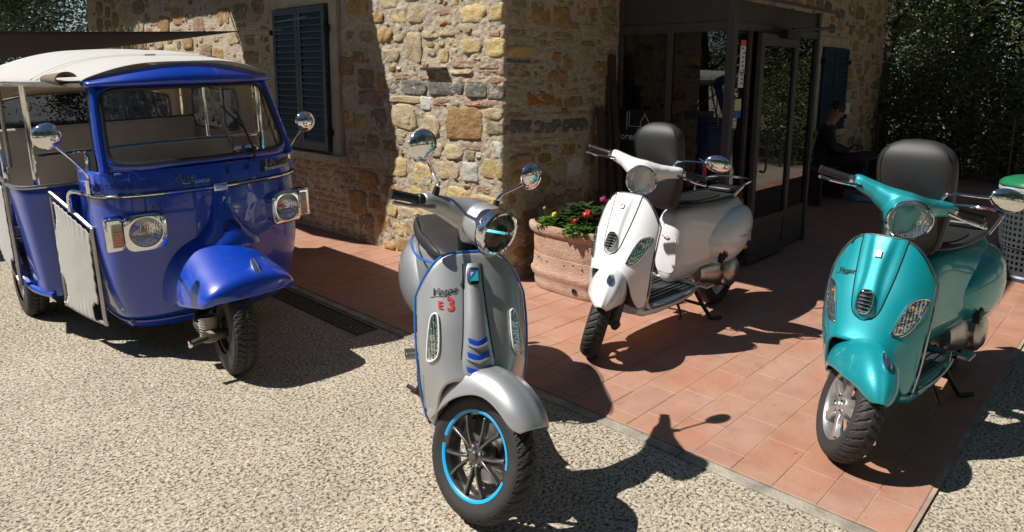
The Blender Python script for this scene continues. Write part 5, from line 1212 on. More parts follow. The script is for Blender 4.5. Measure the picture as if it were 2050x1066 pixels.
    rw = MB(); rw.lathe([(rim + .01, -.038), (rim - .01, -.03), (rim - .02, -.024), (.06, -.022), (0, -.03), (0, .03), (.06, .03), (rim - .01, .03), (rim + .01, .038)], n=40); o = rw.build('rear_wheel', 'gun' if E else 'alu', root, True, 40); o.matrix_basis = Matrix.Translation((-1.29, 0, r))
    tt = MB(); 
    def rt(u, v):
        a = u * 2 * math.pi; p = (v - .5) * 2 * 2.2; hw_ = w / 2; yy = hw_ * math.sin(max(-1.57, min(1.57, p))); h_ = r - rim
        rr2 = rim + h_ * (.42 + .58 * math.cos(p)) if abs(p) < 1.57 else rim + h_ * .42 * (1 - (abs(p) - 1.57) / .63) * 1.0
        if abs(p) < 1.2 and (u * 40 + abs(p)) % 1 < .2 and abs(p) > .15: rr2 -= .004
        return Vector((rr2 * math.cos(a), yy, rr2 * math.sin(a)))
    tt.surf(rt, 160, 16, cu=True); tt.build('tyre', 'rubber', o, True, 40)
    q = MB(); q.lathe([(0, -.035), (.09, -.035), (.105, -.01), (.10, .04), (.07, .06), (0, .065)], (-1.22, .115, .27), (0, 1, 0), 28); q.loft([[Vector((x_, .07 + p_[0], .27 + dz + p_[1])) for p_ in sring(0, 0, a_, b_, 20, 2.6)] for x_, a_, b_, dz in ((-.90, .045, .06, .03), (-1.0, .06, .085, .02), (-1.15, .07, .10, .0), (-1.32, .06, .085, -.01), (-1.38, .03, .05, -.02))]); q.build('engine_cover', 'black' if E else 'chromedull', root, True, 40)
    for k in range(5): q = MB(); q.box(-1.02 - k * .028, .165, .37 + k * .012, -1.008 - k * .028, .195, .43 + k * .012); q.build('cooling_fin', 'black', root, False)
    if not E:
        q = MB(); q.tube([(-1.1, -.08, .22), (-1.2, -.13, .23), (-1.3, -.15, .25), (-1.55, -.15, .30)], [.018, .05, .058, .045], 16, smooth=5); q.build('silencer', 'chromedull', root)
        q = MB(); q.lathe([(0, 0), (.012, .001), (.014, .006), (.008, .008), (0, .008)], (-1.25, .205, .43), (0, 1, 0), 6); q.V = [Vector((-1.28 + (v_[0] + 1.25) * 2.4, v_[1], v_[2])) if True else v_ for v_ in [Vector(x_) for x_ in q.V]]; q.build('side_reflector', 'orange', root)
    q = MB(); q.tube([(-.86, .06, .26), (-.93, .12, .10), (-.97, .16, .012)], .013, 8); q.tube([(-.86, -.06, .26), (-.93, -.12, .10), (-.97, -.16, .012)], .013, 8); q.tube([(-.93, .12, .10), (-.93, -.12, .10)], .011, 8)
    q.tube([(-.97, .16, .012), (-1.03, .20, .014)], .010, 8); q.tube([(-.97, -.16, .012), (-1.03, -.20, .014)], .010, 8); q.build('centre_stand', 'black', root)
    if not E:
        q = MB(); q.tube([(-.62, .11, .22), (-.60, .16, .13), (-.54, .19, .12)], .008, 8, smooth=4); q.build('side_stand', 'black', root)
    return root
sc1 = make_scooter('electric', 'silver', 'silver scooter with blue edging and red E3 lettering, nearest to the camera', (-1.993, -1.868), -124.5, 39, True, False)
sc2 = make_scooter('classic', 'white', 'white scooter with its black seat tipped up, beside the terracotta planter', (-.60, -1.31), 179, 33, True, True)
sc3 = make_scooter('classic', 'teal', 'metallic turquoise scooter with its black seat tipped up, at the right edge', (-.72, -2.63), 176, 40, True, True)
# print on the white scooter's left side panel
cowm = lambda a, b, h=0: Vector((-1.26 - a, .2335 + h, .525 + b))
textmesh('side_lettering', 'TOWNS of ITALY', .026, lambda a, b, h=0: Vector((-1.26 - a, .238 - 1.3 * a * a + h, .52 + b)), 'dark_print', sc2)
q = MB(); strokes(q, skyline(.035, .03, .014), lambda a, b, h=0: Vector((-1.26 - a, .2375 - 1.3 * a * a + h, .52 + b)), .0008); q.build('side_skyline', 'dark_print', sc2)
# keys with a red tag hanging from the lock under the white scooter's seat
ky = empty('key_tag', (0, 0, 0), 0, 'red key tag hanging from the tipped-up seat of the white scooter', 'keys')
ky.matrix_world = Matrix.Translation((-.60, -1.31, 0)) @ Matrix.Rotation(R(179), 4, 'Z')
q = MB(); q.box(-.70, .20, .955, -.69, .222, 1.01); q.build('tag', 'red', ky, False, bevel=.003); q = MB(); q.tube([(-.695 + .012 * math.cos(a), .211, 1.022 + .012 * math.sin(a)) for a in np.linspace(0, 6.28, 14)], .0015, 5); q.tube([(-.695, .17, 1.05), (-.695, .211, 1.034)], .003, 6); q.build('key_ring', 'chrome', ky)

# ================================================================== THREE-WHEELER
M['canvas'] = leaf_mat('cream_canvas', (.58, .57, .54), (.58, .57, .54), .22); M['canvas'].node_tree.nodes['Principled BSDF'].inputs['Roughness'].default_value = .9; _n = M['canvas'].node_tree; bump(_n, _n.nodes['Principled BSDF'], tex(_n, 'Noise', 9, detail=6).outputs[0], .3, .008)
M['canvasin'] = leaf_mat('beige_translucent_lining', (.52, .44, .33), (.56, .48, .37), .35)
M['vinyl'] = plain('beige_vinyl', (.56, .50, .41), .5, dirt=.08)
M['plasticwin'] = glass('smoky_plastic_window', (.10, .12, .15), .10, .03)
M['canvasbrown'] = plain('brown_canvas_fold', (.20, .15, .10), .85, dirt=.3)
ape = empty('three_wheeler', (-1.915, -.10, 0), R(-91), 'blue three-wheeled passenger vehicle with a white canvas roof and canvas doors', 'three-wheeler')
ape.rotation_euler = (R(2.4), 0, R(-91))
def plan(t, z):
    """outline of the cab in plan, t -1..1 from its right to its left side; returns x, y"""
    P = [(-1, -.86, -.545), (-.86, -.66, -.545), (-.74, -.53, -.515), (-.55, -.435, -.40), (-.25, -.375, -.19), (0, -.355, 0), (.25, -.375, .19), (.55, -.435, .40), (.74, -.53, .515), (.86, -.66, .545), (1, -.86, .545)]
    x = interp([(a, b) for a, b, c in P], t); y = interp([(a, c) for a, b, c in P], t)
    kw = interp([(.18, .86), (.24, .90), (.45, .965), (.75, 1.0), (1.05, .985)], z); dx = interp([(.18, -.07), (.26, -.03), (.5, .012), (.75, .018), (.95, 0), (1.05, -.02)], z)
    return x + dx, y * kw
def shell(t, z, h=0):
    x, y = plan(t, z); p = Vector((x, y, z))
    if h:
        xa, ya = plan(t - .01, z); xb, yb = plan(t + .01, z); n = Vector((yb - ya, -(xb - xa), 0)).normalized(); p += n * h
    return p
def t_of_y(y, z):
    lo, hi = -.86, .86
    for _ in range(22):
        m_ = (lo + hi) / 2
        if plan(m_, z)[1] < y: lo = m_
        else: hi = m_
    return lo
def face(y, z, h=0): return shell(t_of_y(y, z), z, h)
q = MB(); q.surf(lambda u, v: shell((u - .5) * 2, 1.03 - (1.03 - interp([(0, .215), (.5, .23), (1, .215)], u)) * v), 72, 34, flip=True)
q.build('cab_front', 'blue', ape, True, None, solid=.01, off=-1)
q = MB(); q.surf(lambda u, v: shell((u - .5) * 1.96, .217 - .05 * v, -.0 - .02 * v), 50, 3); q.build('cab_skirt', 'blue', ape, True, None, solid=.008)
# mudguard bulging out of the nose
def mg(u, v):
    s_ = (u - .5) * 2; x = interp([(0, -.42), (.35, -.18), (.6, .0), (.78, .12), (.9, .15), (1, .165)], v); zt_ = interp([(0, .67), (.35, .61), (.6, .56), (.78, .52), (.9, .48), (1, .425)], v); zl_ = interp([(0, .32), (.4, .35), (.75, .395), (1, .42)], v); w_ = interp([(0, .25), (.35, .25), (.6, .242), (.78, .23), (.9, .20), (1, .145)], v)
    return Vector((x - .05 * abs(s_) ** 3 * v, w_ * math.copysign(abs(math.sin(s_ * 1.5708)) ** 1.0, s_) - .07, zl_ + (zt_ - zl_) * max(0, math.cos(s_ * 1.5708)) ** .8))
    a = (u - .5) * math.pi; b = v
    f = math.cos(a) ** .5 if math.cos(a) > 0 else 0
    zz = interp([(0, .63), (.15, .605), (.4, .565), (.65, .505), (.85, .435), (1, .37)], b)
    xx = interp([(0, -.36), (.15, -.19), (.4, .00), (.65, .115), (.85, .165), (1, .17)], b); w = interp([(0, .18), (.15, .23), (.4, .27), (.65, .285), (.85, .28), (1, .27)], b)
    back = -.45; x_ = back + (xx - back) * f
    return Vector((x_, w * math.sin(a) - .03, zz - .07 * (1 - f) * (1 - b) - .10 * (1 - f) ** 1.5 * b))
q = MB(); q.surf(mg, 40, 24, flip=False); q.build('front_mudguard', 'blue', ape, True, None, solid=.008, sub=1)
# horn cover
def hc_(u, v):
    a = (u - .5) * math.pi; z = .885 - .29 * v; w = interp([(0, .035), (.3, .052), (.55, .078), (.75, .125), (.9, .165), (1, .175)], v); d = interp([(0, .012), (.3, .045), (.55, .085), (.75, .135), (.9, .16), (1, .165)], v)
    b = face(0, z); return Vector((b.x - .02 + (d + .02) * max(0, math.cos(a)) ** .8, w * math.sin(a), z - .01 * v))
q = MB(); q.surf(hc_, 26, 22); q.build('horn_cover', 'blue', ape, True, None, solid=.006, sub=1)
hcn = Vector((.93, 0, .37)).normalized(); hpc = Vector((-.175, .005, .672)); hpc = Vector((-.232, .0, .690))
q = MB(); q.lathe([(0, .0), (.040, .0), (.046, .004), (.044, .010), (.036, .012), (.036, .004), (0, .004)], hpc, hcn, 26); hg_ = q.build('horn_grille', 'dark', ape)
for k in range(7):
    w_ = .036 * math.sqrt(1 - ((k - 3) / 3.7) ** 2); c_ = hpc + Vector((-.37, 0, .93)) * ((k - 3) * .0098) + hcn * .011; q = MB(); q.tube([c_ - Vector((0, w_, 0)), c_ + Vector((0, w_, 0))], .0026, 6); q.build('grille_slat', 'blue', hg_)
# crest
q = MB(); cr = lambda a, b, h=0: Vector((.100 + h * .8 - b * .75 - 1.8 * (b + .06) ** 2 * (b > -.06), -.03 + a, .525 + b + h * .5))
V, F = patch([(.013 * math.sin(t) * (1 + .3 * math.cos(t)), .058 * math.cos(t)) for t in np.linspace(0, 6.283, 21)[:-1]], cr, .016, dome=.012); q.add(V, F); q.build('mudguard_crest', 'chrome', ape)
# trim strip and buckle
tr = [shell(t, .905, .008) for t in np.linspace(-.95, .95, 60)]
q = MB(); q.tube(tr, .012, 8); q.build('trim_strip', 'black', ape); q = MB(); q.tube([p + Vector((.009, 0, .003)) if abs(p.y) < .5 else p + Vector((.004, math.copysign(.008, p.y), .003)) for p in tr], .0058, 8); q.build('trim_bead', 'chrome', ape)
q = MB(); q.box(-.035 + -.30, -.036, .885, -.318, .036, .928); q.build('trim_clasp', 'chrome', ape, True, 30, .005)
# emblem and lettering
q = MB(); q.add([face(-.018, .86, .014), face(.018, .86, .014), face(.018, .825, .02)], [(0, 2, 1)])
fm_ = lambda oy, oz, h0=.002: (lambda a, b, h=0: face(oy - (-a), oz + b, h0 + h + .0045))
hm_ = lambda a, b, h=0: Vector((-.268 + h, a, .845 + b))
q = MB(); q.add([hm_(-.002, -.022), hm_(.024, -.022), hm_(.024, .022)], [(0, 1, 2)]); q.build('emblem', 'teal_print', ape, False)
textmesh('emblem_letter', 'P', .034, lambda a, b, h=0: hm_(a - .012, b + .004, h), 'white_print', ape)
textmesh('lettering', 'Ape', .062, fm_(-.17, .975, .003), 'chrome', ape, shear=.5, thick=.004); textmesh('lettering', 'Calessino', .034, fm_(-.115, .952, .003), 'chrome', ape, shear=.5, thick=.003)
q = MB(); q.tube([face(-.235, .948, .004), face(-.15, .962, .004)], .0016, 5); q.build('lettering_underline', 'chrome', ape)
textmesh('lettering', 'TOWNS of ITALY', .036, fm_(-.385, .955), 'dark_print', ape); textmesh('lettering', 'EXPERIENCE MAKERS', .015, fm_(-.385, .932), 'skyprint', ape, space=1.3)
q = MB(); strokes(q, skyline(.07, -.02, .015), fm_(-.385, .96), .0010); q.build('skyline_drawing', 'skyprint', ape)
q = MB(); q.add(*patch([(-.105, -.028), (.105, -.028), (.105, .028), (-.105, .028)], fm_(.375, .975, 0), .003)); pl = q.build('name_plate', 'dark_print', ape, False)
textmesh('plate_lettering', 'florencetown', .034, fm_(.375, .962, .004), 'white_print', pl); q = MB(); strokes(q, skyline(.036, -.045, .002), fm_(.375, .972, .004), .0009); strokes(q, [[(-.09, -.022), (.09, -.022)]], fm_(.375, .975, .004), .0006); q.build('plate_skyline', 'white_print', pl)
q = MB(); q.tube([face(.06, 1.005, .004), face(.062, .965, .004)], .0045, 6); q.build('rubber_stop', 'black', ape); q = MB(); q.lathe([(0, .0), (.010, .002), (.012, .010), (.006, .02), (0, .022)], face(.175, .985), (1, .1, .2), 12); q.build('washer_nozzle', 'black', ape)
# headlamps
for s in (-1, 1):
    c = face(s * .377, .725); nrm = Vector((1, s * .16, 0)).normalized(); sd_ = Vector((-nrm.y, nrm.x, 0)); up_ = Vector((0, 0, 1))
    def hp(a, b, h): return c + sd_ * a + up_ * b + nrm * h
    q = MB()
    q.loft([[hp(p_[0], p_[1], h) for p_ in sring(0, 0, a_, b_, 36, e_)] for h, a_, b_, e_ in ((-.05, .095, .095, 5), (.03, .100, .097, 5), (.05, .097, .094, 4.5), (.056, .088, .086, 3), (.056, .078, .078, 2), (.04, .076, .076, 2))], cap=False)
    hb_ = q.build('headlamp', 'chrome', ape, True, 45)
    q = MB()
    for h, a_, m0 in (): pass
    q.lathe([(0, .002), (.02, .004), (.045, .016), (.065, .03), (.077, .045)], c, nrm, 36); q.build('reflector_bowl', 'reflector', hb_)
    q = MB(); q.lathe([(0, .035), (.008, .034), (.01, .015), (.01, .0)], c, nrm, 12); q.build('bulb', 'amber', hb_)
    q = MB(); q.lathe([(.077, .052), (.06, .060), (.035, .065), (0, .067)], c, nrm, 36); q.build('headlamp_glass', 'glass', hb_)
    # side lamp block on the outer side
    o_ = s; q = MB()
    T = Matrix.Translation(c) @ Matrix(((nrm.x, sd_.x, 0, 0), (nrm.y, sd_.y, 0, 0), (0, 0, 1, 0), (0, 0, 0, 1)))
    q.box(-.06, s * .098, -.086, .030, s * .178, .086, 0, T) if s > 0 else q.box(-.06, -.178, -.086, .030, -.098, .086, 0, T); q.build('side_lamp', 'chrome', ape, True, 30, .012)
    q = MB(); ya, yb = (s * .102, s * .150) if s > 0 else (-.150, -.102); q.box(.028, ya, -.064, .040, yb, .064, 0, T); sl_ = q.build('side_lamp_lens', 'vinyl', ape, True, 30, .004)
    q = MB(); q.box(.0395, ya + .006, -.055, .043, yb - .006, .02, 0, T); q.build('amber_lens', 'amber', ape, False, bevel=.001)
    for k in range(9): q = MB(); q.box(.042, ya, -.06 + k * .0145, .045, yb, -.056 + k * .0145, 0, T); q.build('lens_rib', 'vinyl', ape, False)
# windscreen
def ws(y, z, h=0):
    t = (z - 1.03) / .43; w = .50 - .045 * t; yy = y; s = abs(yy) / w
    return Vector((-.385 - .20 * t - .115 * s ** 2.6 + h, yy, z))
def ws_w(z): return .50 - .045 * (z - 1.03) / .43
ol = []
for a, b in sring(0, 0, 1, 1, 72, 9): z = 1.252 + b * .191; ol.append((a * (ws_w(z) - .022), z))
q = MB(); V, F = patch(ol, ws, .0, rings=(0, .3, .6, .85, 1)); q.add(V[:-72], F); q.F = [f for f in q.F if max(f) < len(q.V)]; q.build('windscreen', 'glass', ape, True, None)
tube_obj('windscreen_seal', [ws(a, b, .004) for a, b in ol + ol[:1]], .012, 'black', ape, 8, 0)
q = MB()
def frm(u, v):
    k = int(round(u * 72)) % 72; a, b = ol[k]; A0 = ws(a, b)
    ang = math.atan2((b - 1.252) / .191, a / .475); zo = max(1.02, min(1.47, 1.252 + (b - 1.252) * (.214 / .191))); ao = max(-1, min(1, a / (ws_w(b) - .022))) * (ws_w(zo) + .004)
    B0 = ws(ao, zo, -.005 + 0); p = A0.lerp(B0, min(v, .5) * 2)
    if v > .5:
        p = p + Vector((-.05 * (v - .5) * 2, 0, 0))
    return p
q.surf(frm, 72, 4, cu=True); q.build('windscreen_frame', 'blue', ape, True, None, solid=.012)
for s in (-1, 1):
    q = MB(); q.tube([Vector((-.50, s * .50, 1.02)), Vector((-.58, s * .485, 1.2)), Vector((-.70, s * .455, 1.47))], [.024, .022, .022], 10, smooth=4); q.tube([Vector((-.56, s * .53, .95)), Vector((-.70, s * .535, .95))], .02, 8); q.build('windscreen_pillar', 'blue', ape)
    q = MB(); q.tube([Vector((-.62, s * .50, 1.0)), Vector((-.72, s * .48, 1.25)), Vector((-.76, s * .46, 1.47))], .008, 6, smooth=4); q.build('pillar_seal', 'black', ape)
# header visor
def vz(u, v):
    y = (u - .5) * .99; s = abs(y) / .495; zt2 = 1.495 + .075 * (1 - s ** 2); x0 = -.56 - .14 * s ** 2.4
    P = [(0, 1.452, .006), (.35, 1.462, .035), (.55, 1.475 + .3 * (zt2 - 1.495), .030), (1, zt2, -.055)]
    return Vector((x0 + interp([(a, c) for a, b, c in P], v), y, interp([(a, b) for a, b, c in P], v)))
q = MB(); q.surf(vz, 50, 10); q.build('visor', 'blue', ape, True, None, solid=.01)
# canvas roof
def roof(u, v):
    x = -.60 - 2.2 * u; t = (v - .5) * 2; w = interp([(0, .495), (.1, .53), (.3, .64), (.55, .70), (1, .70)], u); c = interp([(0, .085), (.2, .125), (.5, .165), (.8, .17), (1, .12)], u)
    zb = interp([(0, 1.49), (.3, 1.488), (1, 1.49)], u); s = abs(t); th = min(1, s / .9)
    z = zb + c * (1 - th ** 2.9); y = math.copysign(w * min(1, s / .9) ** .96, t)
    if s > .9: z -= (s - .9) / .1 * .035
    z += .006 * math.sin(u * 21) * (1 - s) + .004 * nz3((x, y, 0), 4, 2); x -= .12 * s ** 2.4 * (1 - u)
    return Vector((x, y, z))
q = MB(); q.surf(roof, 60, 40); q.build('canvas_roof', 'canvas', ape, True, None, solid=.006, sub=1)
for us in (.215, .245):
    tube_obj('roof_seam', [roof(us + .02 * abs(v - .5), v) + Vector((0, 0, .004)) for v in np.linspace(.0, 1, 40)], .0035, 'canvasin', ape, 6, 0)
for v in (.47, .73): q = MB(); p = roof(.215, v); q.box(p.x - .03, p.y - .03, p.z + .001, p.x + .03, p.y + .03, p.z + .014); q.build('roof_strap', 'canvasin', ape, True, 30, .004)
# rolled flap at the front right corner of the roof
def flap(u, v):
    a = v * 4.4; rr = .028 + .02 * u; p = Vector((-.74 - .30 * (1 - u), -.545 - .03 * (1 - u), 1.475)); return p + Vector((0.02 * v, -rr * math.sin(a) - .01, rr * (1 - math.cos(a)) * .8 - .015 * u))
q = MB(); q.surf(flap, 14, 14); q.build('rolled_flap', 'canvasbrown', ape, True, None, solid=.004)
# posts and rails
for s in (-1, 1):
    tube_obj('roof_post', [(-1.22, s * .665, .91), (-1.22, s * .665, 1.47)], .015, 'chrome', ape, 10, 0); tube_obj('roof_post', [(-1.85, s * .68, .95), (-1.85, s * .68, 1.47)], .012, 'chromedull', ape, 10, 0)
    tube_obj('roof_rail', [(-.70, s * .50, 1.475), (-1.0, s * .62, 1.475), (-1.3, s * .68, 1.475), (-2.7, s * .68, 1.475)], .010, 'chromedull', ape, 8, 4)
tube_obj('cross_rail', [(-1.24, -.66, 1.075), (-1.24, .66, 1.075)], .012, 'chrome', ape, 10, 0)
tube_obj('hood_stay', [(-.66, .10, 1.46), (-1.25, .50, .93)], .010, 'canvasin', ape, 8, 0); tube_obj('hood_stay', [(-1.2, .30, 1.46), (-1.2, .30, .95)], .009, 'chrome', ape, 8, 0)
# passenger tub
def tub(u, v):
    P = [(0, -1.08, 0), (.16, -1.08, -.50), (.22, -1.09, -.625), (.27, -1.14, -.685), (.34, -1.28, -.70), (.42, -1.34, -.70)]
    x = interp([(a, b) for a, b, c in P], u * .42 / 1.0) if False else None
for s in (-1, 1):
    pts2 = smoothpath([(-1.085, 0, 0), (-1.085, s * .50, 0), (-1.09, s * .66, 0), (-1.115, s * .735, 0), (-1.18, s * .77, 0), (-1.34, s * .785, 0)], 6)
    q = MB(); q.surf(lambda u, v: Vector((pts2[int(round(u * (len(pts2) - 1)))].x - .02 * v ** 3, pts2[int(round(u * (len(pts2) - 1)))].y * (1 - .07 * v), .915 - .64 * v)), len(pts2) - 1, 14, flip=s > 0); q.build('tub_front', 'blue', ape, True, None, solid=.02, off=-1)
    q = MB(); q.tube([p + Vector((0, 0, .915)) for p in pts2], .012, 8); q.build('tub_bead', 'chromedull', ape)
    q = MB(); q.surf(lambda u, v: Vector((-1.88 - .87 * u, s * (.775 + .02 * math.sin(u * 3)), .93 - .45 * v + (.0 if True else 0))), 12, 10); q.build('tub_side', 'blue', ape, True, None, solid=.02)
    # rear wheel arch and sill
    tube_obj('sill', [(-1.12, s * .68, .285), (-1.3, s * .74, .30), (-1.45, s * .76, .36), (-1.53, s * .77, .48), (-1.63, s * .77, .56), (-1.8, s * .77, .58), (-2.0, s * .77, .52), (-2.1, s * .77, .40)], .02, 'blue', ape, 8, 5)
q = MB(); q.box(-2.76, -.70, .40, -2.73, .70, .93); q.build('tail_panel', 'blue', ape, False, bevel=.01)
q = MB(); q.box(-2.7, -.62, .30, -1.1, .62, .34); q.box(-1.1, -.45, .20, -.55, .45, .235); q.build('floor', 'mat', ape, False)
q = MB(); q.box(-2.5, -.35, .16, -.7, -.25, .24); q.box(-2.5, .25, .16, -.7, .35, .24); q.box(-2.4, -.5, .2, -1.5, .5, .3); q.build('chassis', 'black', ape, False)
q = MB(); q.surf(lambda u, v: Vector((-.55 + .0 * u, (u - .5) * .9, 1.0 - .75 * v)), 6, 6); q.build('bulkhead', 'dark', ape, False)
q = MB(); q.surf(lambda u, v: Vector((-.44 - .30 * v - .06 * abs(u - .5), (u - .5) * .93, 1.025 - .03 * v)), 12, 6); q.build('dashboard', 'blue', ape, True, None, solid=.01)
tube_obj('handlebar', [(-.86, -.28, 1.0), (-.80, -.12, 1.0), (-.80, .12, 1.0), (-.86, .28, 1.0)], .014, 'black', ape, 8, 4); q = MB(); q.lathe([(0, 0), (.07, .0), (.075, .03), (.06, .05), (0, .055)], (-.60, .28, 1.03), (-.2, 0, 1), 20); q.build('instrument', 'chrome', ape)
# seats
def cushion(name, x0, x1, hw, z0, z1, mat='vinyl'):
    q = MB(); n_ = 6; secs = []
    for k in range(9):
        t = k / 8; e = math.sin(t * math.pi) ** .25 if 0 < t < 1 else .7
        secs.append([Vector((p_[0], (t - .5) * 2 * hw, p_[1])) for p_ in sring((x0 + x1) / 2, (z0 + z1) / 2, (x1 - x0) / 2 * e, (z1 - z0) / 2 * (.9 + .1 * e), 24, 4)])
    q.loft(secs); return q.build(name, mat, ape, True, 60)
cushion('driver_seat_back', -1.22, -1.12, .42, .66, 1.09); cushion('driver_seat', -1.12, -.72, .40, .56, .66)
tube_obj('seat_piping', [(-1.105, -.43, .80), (-1.105, -.42, 1.03), (-1.11, -.36, 1.09), (-1.11, .36, 1.09), (-1.105, .42, 1.03), (-1.105, .43, .80)], .006, 'brightblue', ape, 6, 4)
cushion('passenger_seat_back', -2.48, -2.34, .64, .62, 1.16); cushion('passenger_seat', -2.36, -1.85, .62, .52, .66)
tube_obj('seat_piping', [(-2.335, -.64, 1.16), (-2.335, .64, 1.16)], .007, 'dark', ape, 6, 0)
q = MB(); q.box(-1.60, .15, .66, -1.54, .62, 1.06); q.build('jump_seat', 'vinyl', ape, True, 30, .03)
# rear and side curtains with plastic windows
def curtain(name, P, win):
    """P(u,v) -> point; win=(u0,v0,u1,v1) opening filled with a window"""
    q = MB(); N_, K = 28, 18
    V = [P(i / N_, j / K) for i in range(N_ + 1) for j in range(K + 1)]; F = []
    for i in range(N_):
        for j in range(K):
            uc, vc = (i + .5) / N_, (j + .5) / K
            inside = abs((uc - (win[0] + win[2]) / 2) / ((win[2] - win[0]) / 2)) ** 6 + abs((vc - (win[1] + win[3]) / 2) / ((win[3] - win[1]) / 2)) ** 6 < 1
            if not inside: F.append((i * (K + 1) + j, (i + 1) * (K + 1) + j, (i + 1) * (K + 1) + j + 1, i * (K + 1) + j + 1))
    q.add(V, F); c_ = q.build(name, 'canvasin', ape, True, None, solid=.003)
    ring_ = [((win[0] + win[2]) / 2 + a * (win[2] - win[0]) / 2, (win[1] + win[3]) / 2 + b * (win[3] - win[1]) / 2) for a, b in sring(0, 0, 1.0, 1.0, 48, 6)]
    q = MB(); q.tube([P(a, b) + Vector((.004, 0, 0)) for a, b in ring_ + ring_[:1]], .006, 6); q.build('window_hem', 'canvasbrown', c_)
    q = MB(); q.surf(lambda u, v: P(win[0] + (win[2] - win[0]) * u, win[1] + (win[3] - win[1]) * v) + Vector((.006 * math.sin(u * 9) * math.sin(v * 5), 0, 0)), 16, 10); q.build('curtain_window', 'plasticwin', c_, True, None)
curtain('rear_curtain', lambda u, v: Vector((-2.70 - .02 * math.sin(v * 3), -.68 + 1.36 * u, 1.60 - .68 * v - .10 * abs(2 * u - 1) ** 3 * (1 - v))), (.06, .34, .94, .72))
curtain('side_curtain', lambda u, v: Vector((-1.35 - 1.33 * u, .685 + .008 * math.sin(u * 25), 1.49 - .57 * v)), (.18, .2, .85, .75))
q = MB(); q.surf(lambda u, v: Vector((-1.5 - .02 * math.sin(v * 6), -.30 + .035 * u + .02 * v, 1.55 - .24 * v)), 3, 10); q.build('hanging_strap', 'canvasbrown', ape, True, None, solid=.003)
# canvas doors on tube frames
def cdoor(x0, x1, y0, y1, zb0, zb1, zt0, zt1):
    def P(u, v):
        # gathered canvas: sides pull inwards between the lashings
        k = math.sin(math.pi * v) * .035; uu = u + (.5 - u) * 2 * k + .012 * math.sin(v * 46) * (1 if u > .5 else -1) * abs(2 * u - 1) ** 6
        x_ = x0 + (x1 - x0) * uu; y_ = y0 + (y1 - y0) * uu; zt_ = zt0 + (zt1 - zt0) * max(0, uu) ** 1.5; zb_ = zb0 + (zb1 - zb0) * uu
        z_ = zt_ + (zb_ - zt_) * v; w_ = .003 * math.sin(u * 60) * (abs(2 * v - 1) ** 4) + .0015 * nz3((u * 2, v * 2, x0), 2, 2)
        return Vector((x_, y_ - .012 - w_ - .01 * math.sin(math.pi * u), z_))
    fr_ = MB(); fr_.tube([(x0 - .01, y0, zt0 + .01), (x0 + .012, y0, zt0 + .03), (x1 - .03, y1, zt1 + .03), (x1 + .0, y1, zt1), (x1 + .015, y1, zb1 + .05), (x1 - .02, y1, zb1 - .005), (x0 + .05, y0, zb0 - .005), (x0, y0, zb0 + .05), (x0 - .01, y0, zt0 + .01)], .012, 8, smooth=4); d_ = fr_.build('canvas_door', 'chromedull', ape)
    # canvas with a cut-out at each lower corner and the upper rear corner
    N_, K = 44, 54; V = [P(i / N_, j / K) for i in range(N_ + 1) for j in range(K + 1)]; F = []
    for i in range(N_):
        for j in range(K):
            u, v = (i + .5) / N_, (j + .5) / K
            cut = min(math.hypot((u - 1) * 1.0, (v - .92) * 1.3), math.hypot(u, (v - .84) * 1.2), math.hypot(u * 1.0, (v - .09) * 1.1))
            if cut > .17: F.append((i * (K + 1) + j, (i + 1) * (K + 1) + j, (i + 1) * (K + 1) + j + 1, i * (K + 1) + j + 1))
    q = MB(); q.add(V, F); q.build('door_canvas', 'canvas', d_, True, None, solid=.003)
    q = MB(); q.tube([P(0, .5) + Vector((-.02, .0, 0)), P(.02, .5)], .01, 6); 
    return d_
cdoor(-1.06, -.66, -.635, -.555, .245, .205, .845, .70)
cdoor(-1.84, -1.38, -.79, -.79, .50, .34, .93, .90)
tube_obj('grab_handle', [(-.84, -.60, .80), (-.83, -.60, .885), (-.78, -.59, .915), (-.70, -.565, .91)], .012, 'chrome', ape, 10, 5)
tube_obj('grab_handle', [(-1.40, -.77, .93), (-1.42, -.77, 1.02), (-1.52, -.77, 1.09), (-1.66, -.77, 1.09)], .012, 'chrome', ape, 10, 5)
q = MB(); q.box(-1.075, -.40, .865, -1.068, -.29, .90); q.build('small_plate', 'dark_print', ape, False); q = MB(); q.box(-1.067, -.385, .878, -1.066, -.305, .884); q.build('plate_print', 'white_print', ape, False)
# mirrors
for s, mc, base in ((-1, Vector((-.42, -.735, 1.245)), Vector((-.60, -.555, 1.02))), (1, Vector((-.47, .60, 1.205)), Vector((-.60, .545, 1.03)))):
    q = MB(); q.tube([base + Vector((0, 0, -.04)), base, base.lerp(mc, .5) + Vector((0, 0, .0)), mc + Vector((0, 0, -.02))], .007, 8, smooth=4); q.tube([base + Vector((0, 0, -.10)), base + Vector((0, 0, -.03))], .013, 8); m_ = q.build('mirror', 'chrome', ape)
    q = MB()
    def msh(u, v, mc=mc):
        a = u * 6.2832; rr = math.sin(v * 1.5708); dp = math.cos(v * 1.5708); return mc + Vector((dp * .045, .064 * rr * math.cos(a), .062 * rr * math.sin(a)))
    q.surf(msh, 36, 12, cu=True); q.build('mirror_shell', 'chrome', m_, True, None)
    q = MB(); q.lathe([(0, 0), (.062, 0)], mc + Vector((-.001, 0, 0)), (-1, 0, 0), 30); q.build('mirror_glass', 'chrome', m_)
# wipers
q = MB(); q.tube([ws(.21, 1.02, .035), ws(.235, 1.08, .025), ws(.20, 1.29, .02)], .006, 6, smooth=3); q.tube([ws(.12, 1.33, .016), ws(.215, 1.20, .016)], .005, 6); q.build('wiper', 'black', ape)
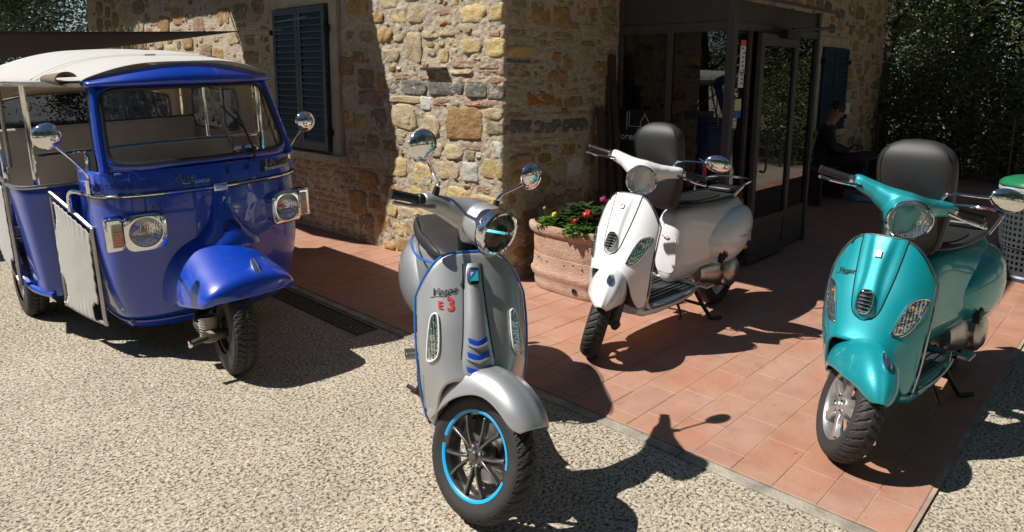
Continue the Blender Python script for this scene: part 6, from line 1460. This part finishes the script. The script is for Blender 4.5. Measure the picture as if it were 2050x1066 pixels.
# front wheel with link and bellows
fw = MB(); fw.lathe([(.13, -.05), (.118, -.045), (.11, -.02), (.06, -.03), (.05, -.05), (0, -.055), (0, .05), (.06, .04), (.11, .03), (.13, .05)], n=40); FW = Matrix.Translation((-.005, -.135, .240)) @ Matrix.Rotation(R(-7), 4, 'Z') @ Matrix.Rotation(R(-2), 4, 'X')
o = fw.build('front_wheel', 'darkmetal', ape, True, 40); o.matrix_basis = FW
def blocktyre(r, rim, w):
    q = MB()
    def fn(u, v):
        a = u * 6.2832; p = (v - .5) * 4.5; hw = w / 2; yy = hw * math.sin(max(-1.5708, min(1.5708, p))) ; yy = math.copysign(abs(yy) ** .75 * hw ** .25, yy); h_ = r - rim
        rr = rim + h_ * (.45 + .55 * max(0, math.cos(p)) ** .55) if abs(p) < 1.5708 else rim + h_ * .45 * (1 - (abs(p) - 1.5708) / .68)
        if abs(p) < 1.3:
            k = int((abs(p)) / .37); g = (u * 46 + .5 * (k % 2) + .12 * math.sin(p * 9)) % 1 < .22 or abs((abs(p) / .37) % 1 - .5) > .42
            if g: rr -= .006
        return Vector((rr * math.cos(a), yy, rr * math.sin(a)))
    q.surf(fn, 276, 40, cu=True); return q
bt2 = blocktyre(.245, .132, .118); t_ = bt2.build('tyre', 'rubber', o, True, 40)
for s in (-1, 1):
    rw = MB(); rw.lathe([(.13, .05 * s), (.12, .045 * s), (.105, .015 * s), (.06, .02 * s), (.05, .045 * s), (.035, .055 * s), (0, .057 * s)], n=40); ro = rw.build('rear_wheel', 'chromedull', ape, True, 40); ro.matrix_basis = Matrix.Translation((-1.78, s * .685, .245))
    c_ = t_.copy(); col.objects.link(c_); c_.parent = ro; c_.name = 'tyre'
    for k in range(8):
        a = k * math.pi / 4; q = MB(); q.lathe([(0, .0), (.011, .001)], (.085 * math.cos(a), s * .0195, .085 * math.sin(a)), (0, s, 0), 8); q.build('wheel_hole', 'dark', ro)
q = MB(); q.lathe([((.048 if k % 2 else .036) + .004 * (k / 24), k * .0068) for k in range(20)], (-.03, -.245, .185), (-.10, .05, 1), 26); q.build('suspension_bellows', 'vinyl', ape, True, None)
q = MB(); q.tube([(.04, -.13, .24), (.02, -.25, .232), (-.16, -.25, .27), (-.22, -.12, .36), (-.24, -.05, .50)], [.022, .024, .028, .03, .03], 10, smooth=4); q.tube([(.0, -.24, .225), (.0, -.35, .21)], .016, 10); q.build('wheel_link', 'darkmetal', ape)
q = MB(); q.lathe([(0, 0), (.018, 0), (.018, .01), (0, .012)], (.0, -.35, .21), (0, -1, 0), 12); q.build('link_cap', 'chrome', ape)
